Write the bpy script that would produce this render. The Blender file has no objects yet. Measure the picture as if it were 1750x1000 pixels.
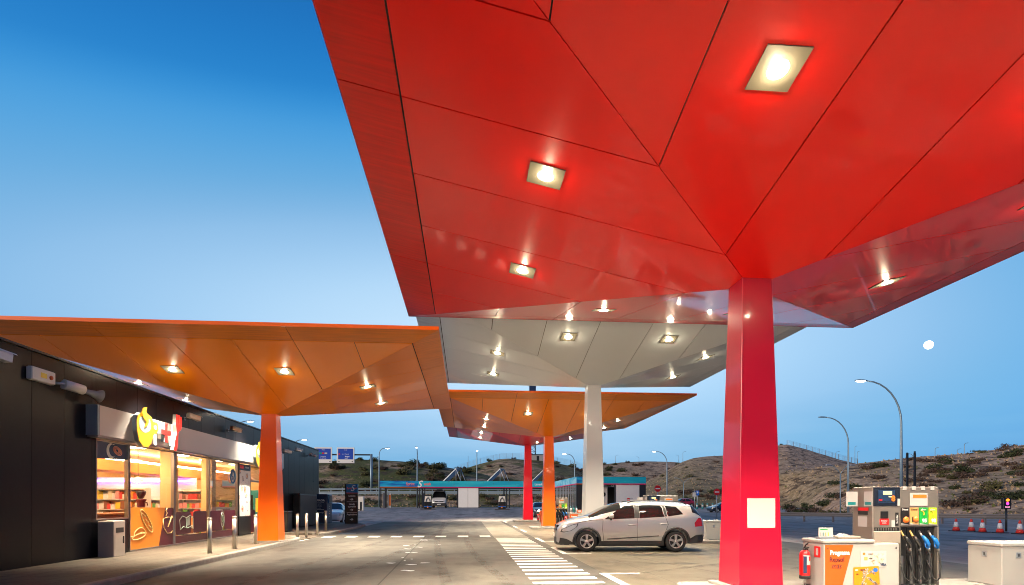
import bpy, bmesh, math, random
from mathutils import Vector, Matrix
R = math.radians
PI = math.pi
SC = bpy.context.scene
COL = SC.collection
random.seed(7)

# ---------------------------------------------------------------- camera, sky, sun, exposure
CAM_H, YAW, FPX = 1.55, 0.0812, 980.0
cd = bpy.data.cameras.new("camera")
cam = bpy.data.objects.new("camera", cd); COL.objects.link(cam)
cam.location = (0, 0, CAM_H)
cam.rotation_euler = (R(90), 0, -YAW)
cd.sensor_fit = 'HORIZONTAL'; cd.sensor_width = 36.0
cd.lens = 36.0 * FPX / 1750.0
cd.shift_y = (858 - 500) / 1750.0
cd.clip_start = 0.1; cd.clip_end = 12000
SC.camera = cam

SC.view_settings.view_transform = 'Standard'
SC.view_settings.look = 'None'
SC.view_settings.gamma = 1.0
SC.view_settings.use_curve_mapping = False
SC.view_settings.exposure = 0.8
try:
    SC.cycles.use_denoising = True
    SC.cycles.denoiser = 'OPENIMAGEDENOISE'
    SC.cycles.max_bounces = 8
    SC.cycles.diffuse_bounces = 4
    SC.cycles.glossy_bounces = 4
    SC.cycles.transparent_max_bounces = 12
    SC.cycles.sample_clamp_indirect = 6.0
    SC.cycles.caustics_reflective = False
    SC.cycles.caustics_refractive = False
    SC.cycles.blur_glossy = 0.5
    SC.cycles.filter_width = 1.0
except Exception:
    pass

SUN_EL, SUN_AZ = R(13), R(-122)      # weak, very soft dusk light from behind-left of the viewer
W = bpy.data.worlds.new("World"); SC.world = W; W.use_nodes = True
nt = W.node_tree; N = nt.nodes; Lk = nt.links
N.clear()
def wn(t, **k):
    n = N.new(t)
    for a, b in k.items(): setattr(n, a, b)
    return n
def wmath(op, a, b=None, c=None):
    n = wn('ShaderNodeMath', operation=op)
    for i, v in enumerate((a, b, c)):
        if v is None: continue
        if isinstance(v, (int, float)): n.inputs[i].default_value = v
        else: Lk.new(v, n.inputs[i])
    return n.outputs[0]
tc = wn('ShaderNodeTexCoord'); sx = wn('ShaderNodeSeparateXYZ'); Lk.new(tc.outputs['Generated'], sx.inputs[0])
az = wmath('ARCTAN2', sx.outputs[0], sx.outputs[1])
el = wmath('ARCSINE', sx.outputs[2])
da = wmath('SUBTRACT', az, 0.14)
de = wmath('SUBTRACT', el, 0.27)
dar = wmath('MULTIPLY', wmath('MAXIMUM', da, 0.0), 0.64)
dal = wmath('MULTIPLY', wmath('MAXIMUM', wmath('MULTIPLY', da, -1.0), 0.0), 0.45)
dau = wmath('MULTIPLY', wmath('MAXIMUM', de, 0.0), 1.9)
dad = wmath('MULTIPLY', wmath('MAXIMUM', wmath('MULTIPLY', de, -1.0), 0.0), 2.0)
hx = wmath('ADD', dar, dal); hy = wmath('ADD', dau, dad)
q = wmath('SQRT', wmath('ADD', wmath('MULTIPLY', hx, hx), wmath('MULTIPLY', hy, hy)))
nz = wn('ShaderNodeTexNoise'); nz.inputs['Scale'].default_value = 3.0; nz.inputs['Detail'].default_value = 5
mp = wn('ShaderNodeMapping'); mp.inputs['Scale'].default_value = (1, 1, 7)
Lk.new(tc.outputs['Generated'], mp.inputs[0]); Lk.new(mp.outputs[0], nz.inputs['Vector'])
lowband = wmath('SUBTRACT', 1.0, wmath('MINIMUM', wmath('MULTIPLY', wmath('ABSOLUTE', wmath('SUBTRACT', el, 0.06)), 9.0), 1.0))
q2 = wmath('ADD', q, wmath('MULTIPLY', wmath('MULTIPLY', wmath('SUBTRACT', nz.outputs['Fac'], 0.5), lowband), 0.32))
qn = wmath('DIVIDE', q2, 3.2)
ramp = wn('ShaderNodeValToRGB'); Lk.new(qn, ramp.inputs[0])
cr = ramp.color_ramp; cr.interpolation = 'B_SPLINE'
stops = [(0.0, (.62, .79, .94)), (.2, (.43, .67, .91)), (.35, (.24, .47, .75)), (.45, (.12, .385, .69)), (.57, (.045, .32, .70)), (.66, (.0, .20, .58)),
         (.85, (.0, .13, .45)), (1.1, (.0, .09, .30)), (1.6, (.03, .09, .25)), (3.2, (.07, .11, .19))]
while len(cr.elements) < len(stops): cr.elements.new(0.5)
for e, (p, c) in zip(cr.elements, stops): e.position = p / 3.2; e.color = (*c, 1)
sky = wn('ShaderNodeTexSky', sky_type='NISHITA'); sky.sun_disc = False
sky.sun_elevation = SUN_EL; sky.sun_rotation = SUN_AZ
bg1 = wn('ShaderNodeBackground'); Lk.new(ramp.outputs[0], bg1.inputs[0]); bg1.inputs[1].default_value = 0.575
bg2 = wn('ShaderNodeBackground'); Lk.new(sky.outputs[0], bg2.inputs[0]); bg2.inputs[1].default_value = 0.012
ad = wn('ShaderNodeAddShader'); Lk.new(bg1.outputs[0], ad.inputs[0]); Lk.new(bg2.outputs[0], ad.inputs[1])
wo = wn('ShaderNodeOutputWorld'); Lk.new(ad.outputs[0], wo.inputs[0])

sl = bpy.data.lights.new("sun", 'SUN'); sl.energy = 2.1; sl.angle = R(28); sl.color = (1.0, .82, .66)
so = bpy.data.objects.new("sun", sl); COL.objects.link(so)
sd = Vector((math.sin(SUN_AZ) * math.cos(SUN_EL), math.cos(SUN_AZ) * math.cos(SUN_EL), math.sin(SUN_EL)))
so.rotation_euler = (-sd).to_track_quat('-Z', 'Y').to_euler()

# ---------------------------------------------------------------- helpers
class MB:
    """collects shapes and links them as ONE mesh object; every shape may use its own material"""
    def __init__(s): s.bm = bmesh.new(); s.mats = []; s.cur = 0
    def m(s, mat):
        if mat not in s.mats: s.mats.append(mat)
        s.cur = s.mats.index(mat); return s
    def face(s, pts, smooth=False):
        vs = [s.bm.verts.new(p) for p in pts]
        f = s.bm.faces.new(vs); f.material_index = s.cur; f.smooth = smooth; return f
    def _faces(s, vs, idx, smooth=False):
        for ix in idx:
            try:
                f = s.bm.faces.new([vs[i] for i in ix]); f.material_index = s.cur; f.smooth = smooth
            except ValueError: pass
    def box(s, x0, x1, y0, y1, z0, z1, bev=0.0):
        if bev > 0:
            b = bev
            return s.loft([[(x0+b, y0, z), (x1-b, y0, z), (x1, y0+b, z), (x1, y1-b, z), (x1-b, y1, z), (x0+b, y1, z), (x0, y1-b, z), (x0, y0+b, z)] if k else
                           [(x0+2*b, y0+b, z), (x1-2*b, y0+b, z), (x1-b, y0+2*b, z), (x1-b, y1-2*b, z), (x1-2*b, y1-b, z), (x0+2*b, y1-b, z), (x0+b, y1-2*b, z), (x0+b, y0+2*b, z)]
                           for k, z in ((0, z0), (1, z0+b), (1, z1-b), (0, z1))])
        vs = [s.bm.verts.new(p) for p in ((x0,y0,z0),(x1,y0,z0),(x1,y1,z0),(x0,y1,z0),(x0,y0,z1),(x1,y0,z1),(x1,y1,z1),(x0,y1,z1))]
        s._faces(vs, ((3,2,1,0),(4,5,6,7),(0,1,5,4),(1,2,6,5),(2,3,7,6),(3,0,4,7))); return s
    def loft(s, rings, cap=True, smooth=False, closed=True):
        rv = [[s.bm.verts.new(p) for p in r] for r in rings]; n = len(rings[0])
        for a, b in zip(rv[:-1], rv[1:]):
            for i in range(n if closed else n-1):
                j = (i+1) % n
                try:
                    f = s.bm.faces.new((a[i], a[j], b[j], b[i])); f.material_index = s.cur; f.smooth = smooth
                except ValueError: pass
        if cap:
            for r in (list(reversed(rv[0])), rv[-1]):
                try:
                    f = s.bm.faces.new(r); f.material_index = s.cur
                except ValueError: pass
        return s
    def tube(s, pts, r, n=8, smooth=True):
        pts = [Vector(p) for p in pts]; rr = r if isinstance(r, (list, tuple)) else [r]*len(pts)
        rings = []; up0 = None
        for i, p in enumerate(pts):
            d = (pts[min(i+1, len(pts)-1)] - pts[max(i-1, 0)]).normalized()
            ref = Vector((0,0,1)) if abs(d.z) < .95 else Vector((1,0,0))
            if up0 is not None: ref = up0
            a = d.cross(ref)
            if a.length < 1e-4: a = d.cross(Vector((0,1,0)))
            a.normalize(); b = a.cross(d).normalized(); up0 = b
            rings.append([p + (a*math.cos(t) + b*math.sin(t))*rr[i] for t in [2*PI*k/n for k in range(n)]])
        return s.loft(rings, smooth=smooth)
    def cyl(s, x, y, z0, z1, r0, r1=None, n=20, smooth=True):
        r1 = r0 if r1 is None else r1
        return s.loft([[(x+r*math.cos(2*PI*k/n), y+r*math.sin(2*PI*k/n), z) for k in range(n)] for z, r in ((z0, r0), (z1, r1))], smooth=smooth)
    def lathe(s, prof, c=(0,0,0), axis='z', n=24, smooth=True, cap=True):
        rings = []
        for r, h in prof:
            ring = []
            for k in range(n):
                a = 2*PI*k/n; u, v = r*math.cos(a), r*math.sin(a)
                p = {'z': (u, v, h), 'x': (h, u, v), 'y': (v, h, u)}[axis]
                ring.append((p[0]+c[0], p[1]+c[1], p[2]+c[2]))
            rings.append(ring)
        return s.loft(rings, smooth=smooth, cap=cap)
    def prism(s, poly, axis, a, b):
        """polygon (2-D) extruded along an axis from a to b"""
        def P(p, h): return {'x': (h, p[0], p[1]), 'y': (p[0], h, p[1]), 'z': (p[0], p[1], h)}[axis]
        return s.loft([[P(p, a) for p in poly], [P(p, b) for p in poly]])
    def build(s, name, parent=None, loc=(0,0,0), rot=None, fix=True):
        if fix: bmesh.ops.recalc_face_normals(s.bm, faces=s.bm.faces[:])
        me = bpy.data.meshes.new(name); s.bm.to_mesh(me); s.bm.free()
        for mt in s.mats: me.materials.append(mt)
        o = bpy.data.objects.new(name, me); COL.objects.link(o)
        if parent: o.parent = parent
        o.location = loc
        if rot: o.rotation_euler = rot
        return o
def tag(o, label=None, cat=None, group=None, kind=None):
    if label: o['label'] = label
    if cat: o['category'] = cat
    if group: o['group'] = group
    if kind: o['kind'] = kind
    return o
def thing(name, label, cat, loc=(0,0,0), rz=0, group=None):
    o = bpy.data.objects.new(name, None); COL.objects.link(o)
    o.empty_display_size = .3; o.location = loc; o.rotation_euler = (0, 0, rz)
    return tag(o, label, cat, group)
def copy_tree(o, parent=None):
    c = o.copy(); COL.objects.link(c)
    if parent: c.parent = parent
    for ch in [x for x in list(o.children)]: copy_tree(ch, c)
    return c
def text(name, s, size, mat, parent, loc, rot=(PI/2, 0, 0), align='CENTER', depth=.002, bold=0.0, sx=1.0, shear=0.0, lab=None):
    cu = bpy.data.curves.new(name, 'FONT'); cu.body = s; cu.size = size; cu.align_x = align; cu.align_y = 'CENTER'
    cu.extrude = depth; cu.offset = bold; cu.shear = shear; cu.resolution_u = 3
    t = bpy.data.objects.new(name, cu); COL.objects.link(t)
    dg = bpy.context.evaluated_depsgraph_get(); dg.update()
    me = bpy.data.meshes.new_from_object(t.evaluated_get(dg)); me.name = name
    bpy.data.objects.remove(t); bpy.data.curves.remove(cu)
    me.materials.clear(); me.materials.append(mat)
    o = bpy.data.objects.new(name, me); COL.objects.link(o)
    o.parent = parent; o.location = loc; o.rotation_euler = rot; o.scale = (sx, 1, 1)
    return o
FX_ROT = (PI/2, 0, PI/2)          # lettering on a wall that faces +X

def mat(name, col, rough=.5, metal=0.0, coat=0.0, coat_rough=.03, noise=None, bump=None, emit=None, spec=.5, rvar=0.0, coat_ior=1.5):
    m = bpy.data.materials.new(name); m.use_nodes = True
    t = m.node_tree; b = t.nodes['Principled BSDF']
    b.inputs['Base Color'].default_value = (*col, 1); b.inputs['Roughness'].default_value = rough
    b.inputs['Metallic'].default_value = metal; b.inputs['Coat Weight'].default_value = coat
    b.inputs['Coat Roughness'].default_value = coat_rough; b.inputs['Coat IOR'].default_value = coat_ior; b.inputs['Specular IOR Level'].default_value = spec
    tc = t.nodes.new('ShaderNodeTexCoord')
    if noise:                       # (scale, amount) mottled variation of the paint or stone itself
        n = t.nodes.new('ShaderNodeTexNoise'); n.inputs['Scale'].default_value = noise[0]; n.inputs['Detail'].default_value = 6
        t.links.new(tc.outputs['Object'], n.inputs['Vector'])
        mx = t.nodes.new('ShaderNodeMix'); mx.data_type = 'RGBA'
        a = noise[1]
        mx.inputs[6].default_value = (*[c*(1-a) for c in col], 1); mx.inputs[7].default_value = (*[min(1, c*(1+a)) for c in col], 1)
        t.links.new(n.outputs['Fac'], mx.inputs[0]); t.links.new(mx.outputs[2], b.inputs['Base Color'])
        if rvar:
            mr = t.nodes.new('ShaderNodeMapRange'); mr.inputs['To Min'].default_value = max(.02, rough-rvar); mr.inputs['To Max'].default_value = min(1, rough+rvar)
            t.links.new(n.outputs['Fac'], mr.inputs[0]); t.links.new(mr.outputs[0], b.inputs['Roughness'])
    if bump:                        # (scale, strength)
        n2 = t.nodes.new('ShaderNodeTexNoise'); n2.inputs['Scale'].default_value = bump[0]; n2.inputs['Detail'].default_value = 3
        t.links.new(tc.outputs['Object'], n2.inputs['Vector'])
        bp = t.nodes.new('ShaderNodeBump'); bp.inputs['Strength'].default_value = bump[1]; bp.inputs['Distance'].default_value = .02
        t.links.new(n2.outputs['Fac'], bp.inputs['Height']); t.links.new(bp.outputs[0], b.inputs['Normal']); 
        t.links.new(bp.outputs[0], b.inputs['Coat Normal'])
    if emit:
        b.inputs['Emission Color'].default_value = (*emit[0], 1); b.inputs['Emission Strength'].default_value = emit[1]
    return m
M = {}
M['steel'] = mat('brushed_steel', (.55, .53, .50), .32, 1.0, noise=(30, .12), rvar=.08)
M['galv'] = mat('galvanised_steel', (.42, .46, .50), .45, .7, noise=(12, .15))
M['dark_metal'] = mat('dark_metal', (.03, .032, .036), .4, .3)
M['black'] = mat('black_plastic', (.012, .012, .013), .35)
M['rubber'] = mat('black_rubber', (.016, .016, .017), .7, noise=(8, .3))
M['white'] = mat('white_paint', (.78, .77, .74), .35, noise=(5, .05))
M['cream'] = mat('cream_paint', (.74, .70, .62), .4, noise=(4, .06))
M['beige'] = mat('beige_steel', (.40, .34, .28), .42, .25, noise=(6, .08))
M['grey'] = mat('grey_paint', (.30, .30, .30), .45, noise=(6, .08))
M['red'] = mat('signal_red', (.68, .012, .015), .35)
M['orange'] = mat('signal_orange', (.54, .09, .008), .45)
M['yellow'] = mat('bright_yellow', (.85, .62, .05), .4)
M['blue'] = mat('bright_blue', (.02, .14, .55), .35)
M['navy'] = mat('navy_paint', (.008, .030, .085), .4, noise=(5, .15))
M['teal'] = mat('teal_paint', (.01, .18, .20), .4)
M['green'] = mat('bright_green', (.01, .35, .05), .4)
M['lime'] = mat('lime_green', (.42, .68, .02), .4)
M['maroon'] = mat('maroon_film', (.085, .012, .025), .3)
M['lens'] = mat('lamp_lens', (1, 1, 1), .3, emit=((1, .93, .80), 26.0))
M['lamp_on'] = mat('street_lamp_glow', (1, 1, 1), .3, emit=((1, .96, .90), 14.0))
# ---------------------------------------------------------------- terrain (forecourt, yard, hills)
def smooth(a, b, x):
    t = max(0.0, min(1.0, (x-a)/(b-a))); return t*t*(3-2*t)
def interp(tab, x):
    if x <= tab[0][0]: return tab[0][1]
    for (a, va), (b, vb) in zip(tab[:-1], tab[1:]):
        if x <= b: return va + (vb-va)*(x-a)/(b-a)
    return tab[-1][1]
CY, SY = math.cos(YAW), math.sin(YAW)
def depth_col(x, y):
    """distance along the street axis and bearing expressed as a photo column"""
    d = x*SY + y*CY
    return d, (875 + FPX*(x*CY - y*SY)/d if d > .5 else (-3000 if x < 0 else 5000))
def yard_z(x, y):
    d, u = depth_col(x, y)
    z = .75*smooth(46, 78, y)*(1-smooth(16, 36, x)) + .6*smooth(78, 106, d)*smooth(12, 40, x)
    return z
TOE = [(-900, 60), (-400, 74), (0, 80), (545, 87), (1000, 88), (1105, 98), (1240, 102), (1300, 108), (1345, 106), (1400, 88), (1460, 72), (1550, 60), (1750, 50), (2100, 42), (2600, 36)]
HILLS = [  # crest rows of the photo -> real crest heights at a real distance: (start distance, crest distance, [(col, row)...])
    (122, 185, [(-600, 800), (300, 800), (545, 791), (600, 786.5), (650, 787.5), (690, 790), (740, 796), (780, 803), (830, 812), (900, 840), (980, 860)]),
    (150, 240, [(640, 860), (740, 825), (790, 804), (815, 796), (850, 787.5), (870, 786), (920, 789), (950, 793), (985, 800), (1010, 812), (1060, 835), (1110, 860)]),
    (180, 300, [(900, 850), (985, 806), (1005, 800), (1030, 795), (1060, 792), (1100, 790.5), (1150, 791), (1220, 800), (1300, 830)]),
    (106, 200, [(1040, 862), (1085, 842), (1105, 824), (1130, 812), (1150, 800), (1165, 792), (1185, 785), (1205, 782.5), (1240, 781), (1290, 771), (1345, 763), (1380, 772), (1440, 789), (1480, 798), (1600, 815), (1800, 850)]),
    (62, 118, [(1180, 862), (1260, 835), (1345, 806), (1390, 800), (1440, 795.5), (1500, 790), (1570, 783), (1650, 778), (1700, 772), (1750, 764), (1900, 735), (2200, 690), (2700, 640)]),
]
def hnoise(x, y):
    return (math.sin(x*.13+1.7*math.sin(y*.07)) + math.sin(y*.17+1.3*math.sin(x*.11+2)) + .6*math.sin(x*.41+y*.33) + .5*math.sin(x*.29-y*.47+1))/3.1
def terrain_z(x, y):
    d, u = depth_col(x, y)
    if d < 5: return 0.0
    toe = interp(TOE, u)
    z = yard_z(x, y)
    if u < 1120:                                       # bank up to the access road behind the wash bays
        f = 1 - smooth(1000, 1120, u)
        z += f*(.35*smooth(toe+1, toe+6, d) + 1.75*smooth(toe+8, toe+17, d) + .7*smooth(118, 130, d))
    else:
        z += .5*smooth(toe, toe+6, d)
    if u > 1500:                                       # flat verge and second carriageway before the slope
        pass
    for d0, d1, tab in HILLS:
        if u < tab[0][0]-100 or u > tab[-1][0]+150: continue
        v = interp(tab, u); ch = CAM_H + (858 - v)/FPX*d1
        if d1 == 118:
            s0 = max(toe+3, 46 if u > 1500 else 50)
        else: s0 = d0
        if d <= d1: p = smooth(s0-(d1-s0)*.25, d1+(d1-s0)*.22, d)*1.12; p = min(p, 1.0) if d < d1 else 1.0
        else: p = 1.0 - .25*smooth(d1, d1+200, d)
        zz = ch*p
        if ch > 3: zz += hnoise(x, y)*.013*ch*min(1, p*3)*(1 - .6*smooth(d1-25, d1, d))
        z = max(z, zz)
    y0 = yard_z(x, y)
    return y0 + (z-y0)*smooth(toe-1.2, toe+6, d)
def polar_mesh(name, d_in, d_out, rows, cols, zf, mt, lift=0.0):
    bm = bmesh.new(); grid = []
    for a in cols:
        col = []
        for k in range(rows+1):
            r0, r1 = d_in(a), d_out(a)
            r = r0 + (r1-r0)*(k/rows)**1.6
            x, y = r*math.sin(a), r*math.cos(a)
            col.append(bm.verts.new((x, y, zf(x, y)+lift)))
        grid.append(col)
    for i in range(len(grid)-1):
        for k in range(rows):
            f = bm.faces.new((grid[i][k], grid[i+1][k], grid[i+1][k+1], grid[i][k+1])); f.smooth = True
    bmesh.ops.recalc_face_normals(bm, faces=bm.faces[:])
    me = bpy.data.meshes.new(name); bm.to_mesh(me); bm.free(); me.materials.append(mt)
    if me.polygons[0].normal.z < 0: me.flip_normals()
    o = bpy.data.objects.new(name, me); COL.objects.link(o); return o
def az_toe(a):
    if abs(a) > R(72): return 60.0
    u = 875 + FPX*math.tan(a - YAW) if abs(a-YAW) < R(75) else (-900 if a < 0 else 2600)
    d = interp(TOE, u)
    return d/max(.35, math.cos(a-YAW))
AZ = [R(-180 + i*3) for i in range(37)] + [R(-72 + i*.36) for i in range(1, 401)] + [R(72 + i*3) for i in range(1, 37)]

def soil_material():
    m = bpy.data.materials.new('dry_hillside'); m.use_nodes = True; t = m.node_tree; b = t.nodes['Principled BSDF']; b.inputs['Roughness'].default_value = .95
    b.inputs['Specular IOR Level'].default_value = .1
    g = t.nodes.new('ShaderNodeNewGeometry')
    def noise(sc, det=6, stretch=None):
        n = t.nodes.new('ShaderNodeTexNoise'); n.inputs['Scale'].default_value = sc; n.inputs['Detail'].default_value = det; n.inputs['Roughness'].default_value = .65
        mpp = t.nodes.new('ShaderNodeMapping'); mpp.inputs['Scale'].default_value = stretch or (1, 1, 1)
        t.links.new(g.outputs['Position'], mpp.inputs[0]); t.links.new(mpp.outputs[0], n.inputs['Vector']); return n.outputs['Fac']
    def ramp(f, stops):
        r = t.nodes.new('ShaderNodeValToRGB'); t.links.new(f, r.inputs[0])
        while len(r.color_ramp.elements) < len(stops): r.color_ramp.elements.new(.5)
        for e, (p, c) in zip(r.color_ramp.elements, stops): e.position = p; e.color = (*c, 1) if len(c) == 3 else c
        return r.outputs[0]
    def mix(f, a, b_):
        x = t.nodes.new('ShaderNodeMix'); x.data_type = 'RGBA'
        t.links.new(f, x.inputs[0]); t.links.new(a, x.inputs[6]); t.links.new(b_, x.inputs[7]); return x.outputs[2]
    soil = ramp(noise(.9, 8, (1, 1, 1.6)), [(.28, (.16, .10, .068)), (.48, (.40, .275, .19)), (.70, (.64, .475, .345))])
    grass = ramp(noise(1.6, 6), [(.3, (.045, .060, .018)), (.6, (.12, .125, .045)), (.8, (.22, .19, .09))])
    dark = ramp(noise(2.3, 6), [(.3, (.030, .024, .020)), (.7, (.11, .080, .060))])
    gm = ramp(noise(.045, 5), [(.38, (0, 0, 0)), (.52, (1, 1, 1))])
    dm = ramp(noise(.35, 5, (1, 1, 2.2)), [(.52, (0, 0, 0)), (.60, (1, 1, 1))])
    far = t.nodes.new('ShaderNodeSeparateXYZ'); t.links.new(g.outputs['Position'], far.inputs[0])
    mr = t.nodes.new('ShaderNodeMapRange'); mr.inputs['From Min'].default_value = 95; mr.inputs['From Max'].default_value = 25; t.links.new(far.outputs[0], mr.inputs[0])
    mm = t.nodes.new('ShaderNodeMath'); mm.operation = 'MULTIPLY'; t.links.new(gm, mm.inputs[0]); t.links.new(mr.outputs[0], mm.inputs[1])
    c = mix(mm.outputs[0], soil, grass)
    d2 = t.nodes.new('ShaderNodeMath'); d2.operation = 'MULTIPLY'; t.links.new(dm, d2.inputs[0]); d2.inputs[1].default_value = .9
    c = mix(d2.outputs[0], c, dark)
    t.links.new(c, b.inputs['Base Color'])
    bp = t.nodes.new('ShaderNodeBump'); bp.inputs['Strength'].default_value = .8; bp.inputs['Distance'].default_value = .28
    t.links.new(noise(1.3, 9, (1, 1, 1)), bp.inputs['Height']); t.links.new(bp.outputs[0], b.inputs['Normal'])
    return m
def paving_material(name, base, warm, seams=None, rough=.62, stain=.5):
    """worn concrete or asphalt: tyre-darkened lanes, oil spots, fine aggregate, optional slab joints"""
    m = bpy.data.materials.new(name); m.use_nodes = True; t = m.node_tree; b = t.nodes['Principled BSDF']; b.inputs['Specular IOR Level'].default_value = .22
    g = t.nodes.new('ShaderNodeNewGeometry')
    def noise(sc, det=6, st=(1, 1, 1), ro=.6):
        n = t.nodes.new('ShaderNodeTexNoise'); n.inputs['Scale'].default_value = sc; n.inputs['Detail'].default_value = det; n.inputs['Roughness'].default_value = ro
        mpp = t.nodes.new('ShaderNodeMapping'); mpp.inputs['Scale'].default_value = st
        t.links.new(g.outputs['Position'], mpp.inputs[0]); t.links.new(mpp.outputs[0], n.inputs['Vector']); return n.outputs['Fac']
    def ramp(f, stops):
        r = t.nodes.new('ShaderNodeValToRGB'); t.links.new(f, r.inputs[0])
        while len(r.color_ramp.elements) < len(stops): r.color_ramp.elements.new(.5)
        for e, (p, c) in zip(r.color_ramp.elements, stops): e.position = p; e.color = (*c, 1)
        return r.outputs[0]
    def mix(f, a, b_, mode='MIX'):
        x = t.nodes.new('ShaderNodeMix'); x.data_type = 'RGBA'; x.blend_type = mode
        if isinstance(f, float): x.inputs[0].default_value = f
        else: t.links.new(f, x.inputs[0])
        t.links.new(a, x.inputs[6]); t.links.new(b_, x.inputs[7]); return x.outputs[2]
    c = ramp(noise(.35, 7, (1, .35, 1)), [(.3, tuple(v*.72 for v in base)), (.5, base), (.72, warm)])
    fine = ramp(noise(38, 4, ro=.8), [(.3, (.62,)*3), (.7, (1.25,)*3)])
    c = mix(.55, c, mix(1.0, c, fine, 'MULTIPLY'))
    st = ramp(noise(.9, 5, (1, .6, 1)), [(.52, (1, 1, 1)), (.66, (1-stain,)*3)])
    c = mix(1.0, c, st, 'MULTIPLY')
    spots = ramp(noise(2.6, 3), [(.66, (1, 1, 1)), (.72, (.45,)*3)])
    c = mix(.8, c, mix(1.0, c, spots, 'MULTIPLY'))
    streak = ramp(noise(1.4, 5, (1, .06, 1)), [(.35, (.82,)*3), (.65, (1.08,)*3)])
    c = mix(.8, c, mix(1.0, c, streak, 'MULTIPLY'))
    if seams:
        br = t.nodes.new('ShaderNodeTexBrick'); br.offset = 0; br.inputs['Scale'].default_value = 1; br.inputs['Mortar Size'].default_value = seams[2]; br.inputs['Mortar Smooth'].default_value = .1
        br.inputs['Brick Width'].default_value = seams[0]; br.inputs['Row Height'].default_value = seams[1]; br.inputs['Bias'].default_value = 0
        br.inputs['Color1'].default_value = (1, 1, 1, 1); br.inputs['Color2'].default_value = (.9, .9, .9, 1); br.inputs['Mortar'].default_value = (.4, .4, .4, 1)
        t.links.new(g.outputs['Position'], br.inputs['Vector'])
        c = mix(1.0, c, br.outputs['Color'], 'MULTIPLY')
    t.links.new(c, b.inputs['Base Color'])
    rr = t.nodes.new('ShaderNodeMapRange'); rr.inputs['To Min'].default_value = rough-.16; rr.inputs['To Max'].default_value = rough+.16
    t.links.new(noise(1.1, 5), rr.inputs[0]); t.links.new(rr.outputs[0], b.inputs['Roughness'])
    bp = t.nodes.new('ShaderNodeBump'); bp.inputs['Strength'].default_value = .35; bp.inputs['Distance'].default_value = .006
    t.links.new(noise(60, 3, ro=.7), bp.inputs['Height']); t.links.new(bp.outputs[0], b.inputs['Normal'])
    return m
M['soil'] = soil_material()
M['asphalt'] = paving_material('worn_asphalt', (.30, .275, .27), (.38, .35, .335), None, .78)
M['driveway'] = paving_material('dark_driveway_asphalt', (.060, .054, .049), (.098, .086, .072), None, .7, .5)
M['concrete'] = paving_material('forecourt_concrete', (.098, .083, .061), (.145, .122, .089), (4.0, 5.95, .012), .55, .55)
M['slab'] = paving_material('pale_bounce_slabs', (.40, .36, .29), (.48, .43, .35), (4.0, 3.62, .012), .55, .25)  # concrete made extra pale so it throws lamp light back up
M['gap'] = mat('dark_joint', (.010, .008, .008), .9)
M['pavers'] = paving_material('pavement_slabs', (.125, .10, .078), (.17, .138, .106), (.4, .4, .012), .7, .35)
M['strip'] = paving_material('pale_concrete_strip', (.135, .116, .09), (.178, .153, .116), None, .6, .3)
M['kerb'] = mat('kerb_stone', (.19, .175, .16), .8, noise=(7, .35), bump=(30, .4))
M['marking'] = mat('road_paint', (.46, .44, .41), .55, noise=(9, .28), bump=(60, .2))

yard = polar_mesh('forecourt_ground', lambda a: .05, lambda a: az_toe(a)+.6, 60, AZ, yard_z, M['asphalt']); tag(yard, kind='structure')
hill = polar_mesh('hillside_terrain', lambda a: az_toe(a)-1.0, lambda a: 620.0, 150, AZ, lambda x, y: terrain_z(x, y)-.03, M['soil']); tag(hill, kind='structure')

def sheet(name, poly, z, mt):
    b = MB().m(mt); b.face([(x, y, z) for x, y in poly]); return tag(b.build(name), kind='structure')
sheet('driveway', [(-6.6, -8), (3.0, -8), (3.0, 45.8), (-6.3, 45.8), (-6.45, 30)], .003, M['driveway'])
sheet('concrete_apron', [(3.0, 10.25), (12.4, 10.25), (12.4, 45.8), (3.0, 45.8)], .004, M['concrete'])
sheet('concrete_apron', [(-2.6, -7), (12.4, -7), (12.4, 10.2), (-2.6, 10.2)], .0055, M['slab'])  # added pale sheet, out of view, bouncing light onto the red canopy
sheet('walkway_strip', [(1.25, 24.5), (2.75, 24.5), (2.75, 45.8), (1.25, 45.8)], .005, M['strip'])
# pavement in front of the shop with its kerb, dropped at the crossing
def pavement(name, poly, z=.13):
    b = MB().m(M['pavers']); b.prism(poly, 'z', -.2, z); o = tag(b.build(name), kind='structure'); return o
pavement('pavement', [(-9.5, -8), (-6.6, -8), (-6.6, 22.6), (-6.75, 23.6), (-7.2, 24.2), (-9.5, 24.2)])
b = MB().m(M['pavers']); b.loft([[(-9.5, 24.2, -.2), (-6.6, 24.2, -.2), (-6.6, 24.2, .028), (-9.5, 24.2, .129)], [(-9.5, 26.6, -.2), (-6.45, 26.6, -.2), (-6.45, 26.6, .028), (-9.5, 26.6, .129)]]); tag(b.build('pavement'), kind='structure')
pavement('pavement', [(-9.5, 26.6), (-6.9, 26.6), (-6.5, 27.6), (-6.35, 30), (-6.4, 36.6), (-6.9, 38.8), (-8.0, 40.2), (-9.5, 40.6), (-24, 40.6), (-24, 38.4), (-9.5, 38.4)])
def kerb(path, w=.15, z=.135):
    b = MB().m(M['kerb'])
    rings = []
    for i, p in enumerate(path):
        a = Vector(path[max(0, i-1)]); c = Vector(path[min(len(path)-1, i+1)]); d = (c-a).normalized(); nrm = Vector((d.y, -d.x))
        p = Vector(p[:2]); zz = z
        o1 = p + nrm*w
        rings.append([(p.x, p.y, -.2), (o1.x, o1.y, -.2), (o1.x, o1.y, zz-.025), (o1.x-nrm.x*.02, o1.y-nrm.y*.02, zz), (p.x, p.y, zz)])
    b.loft(rings); return tag(b.build('kerb'), kind='structure')
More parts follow.
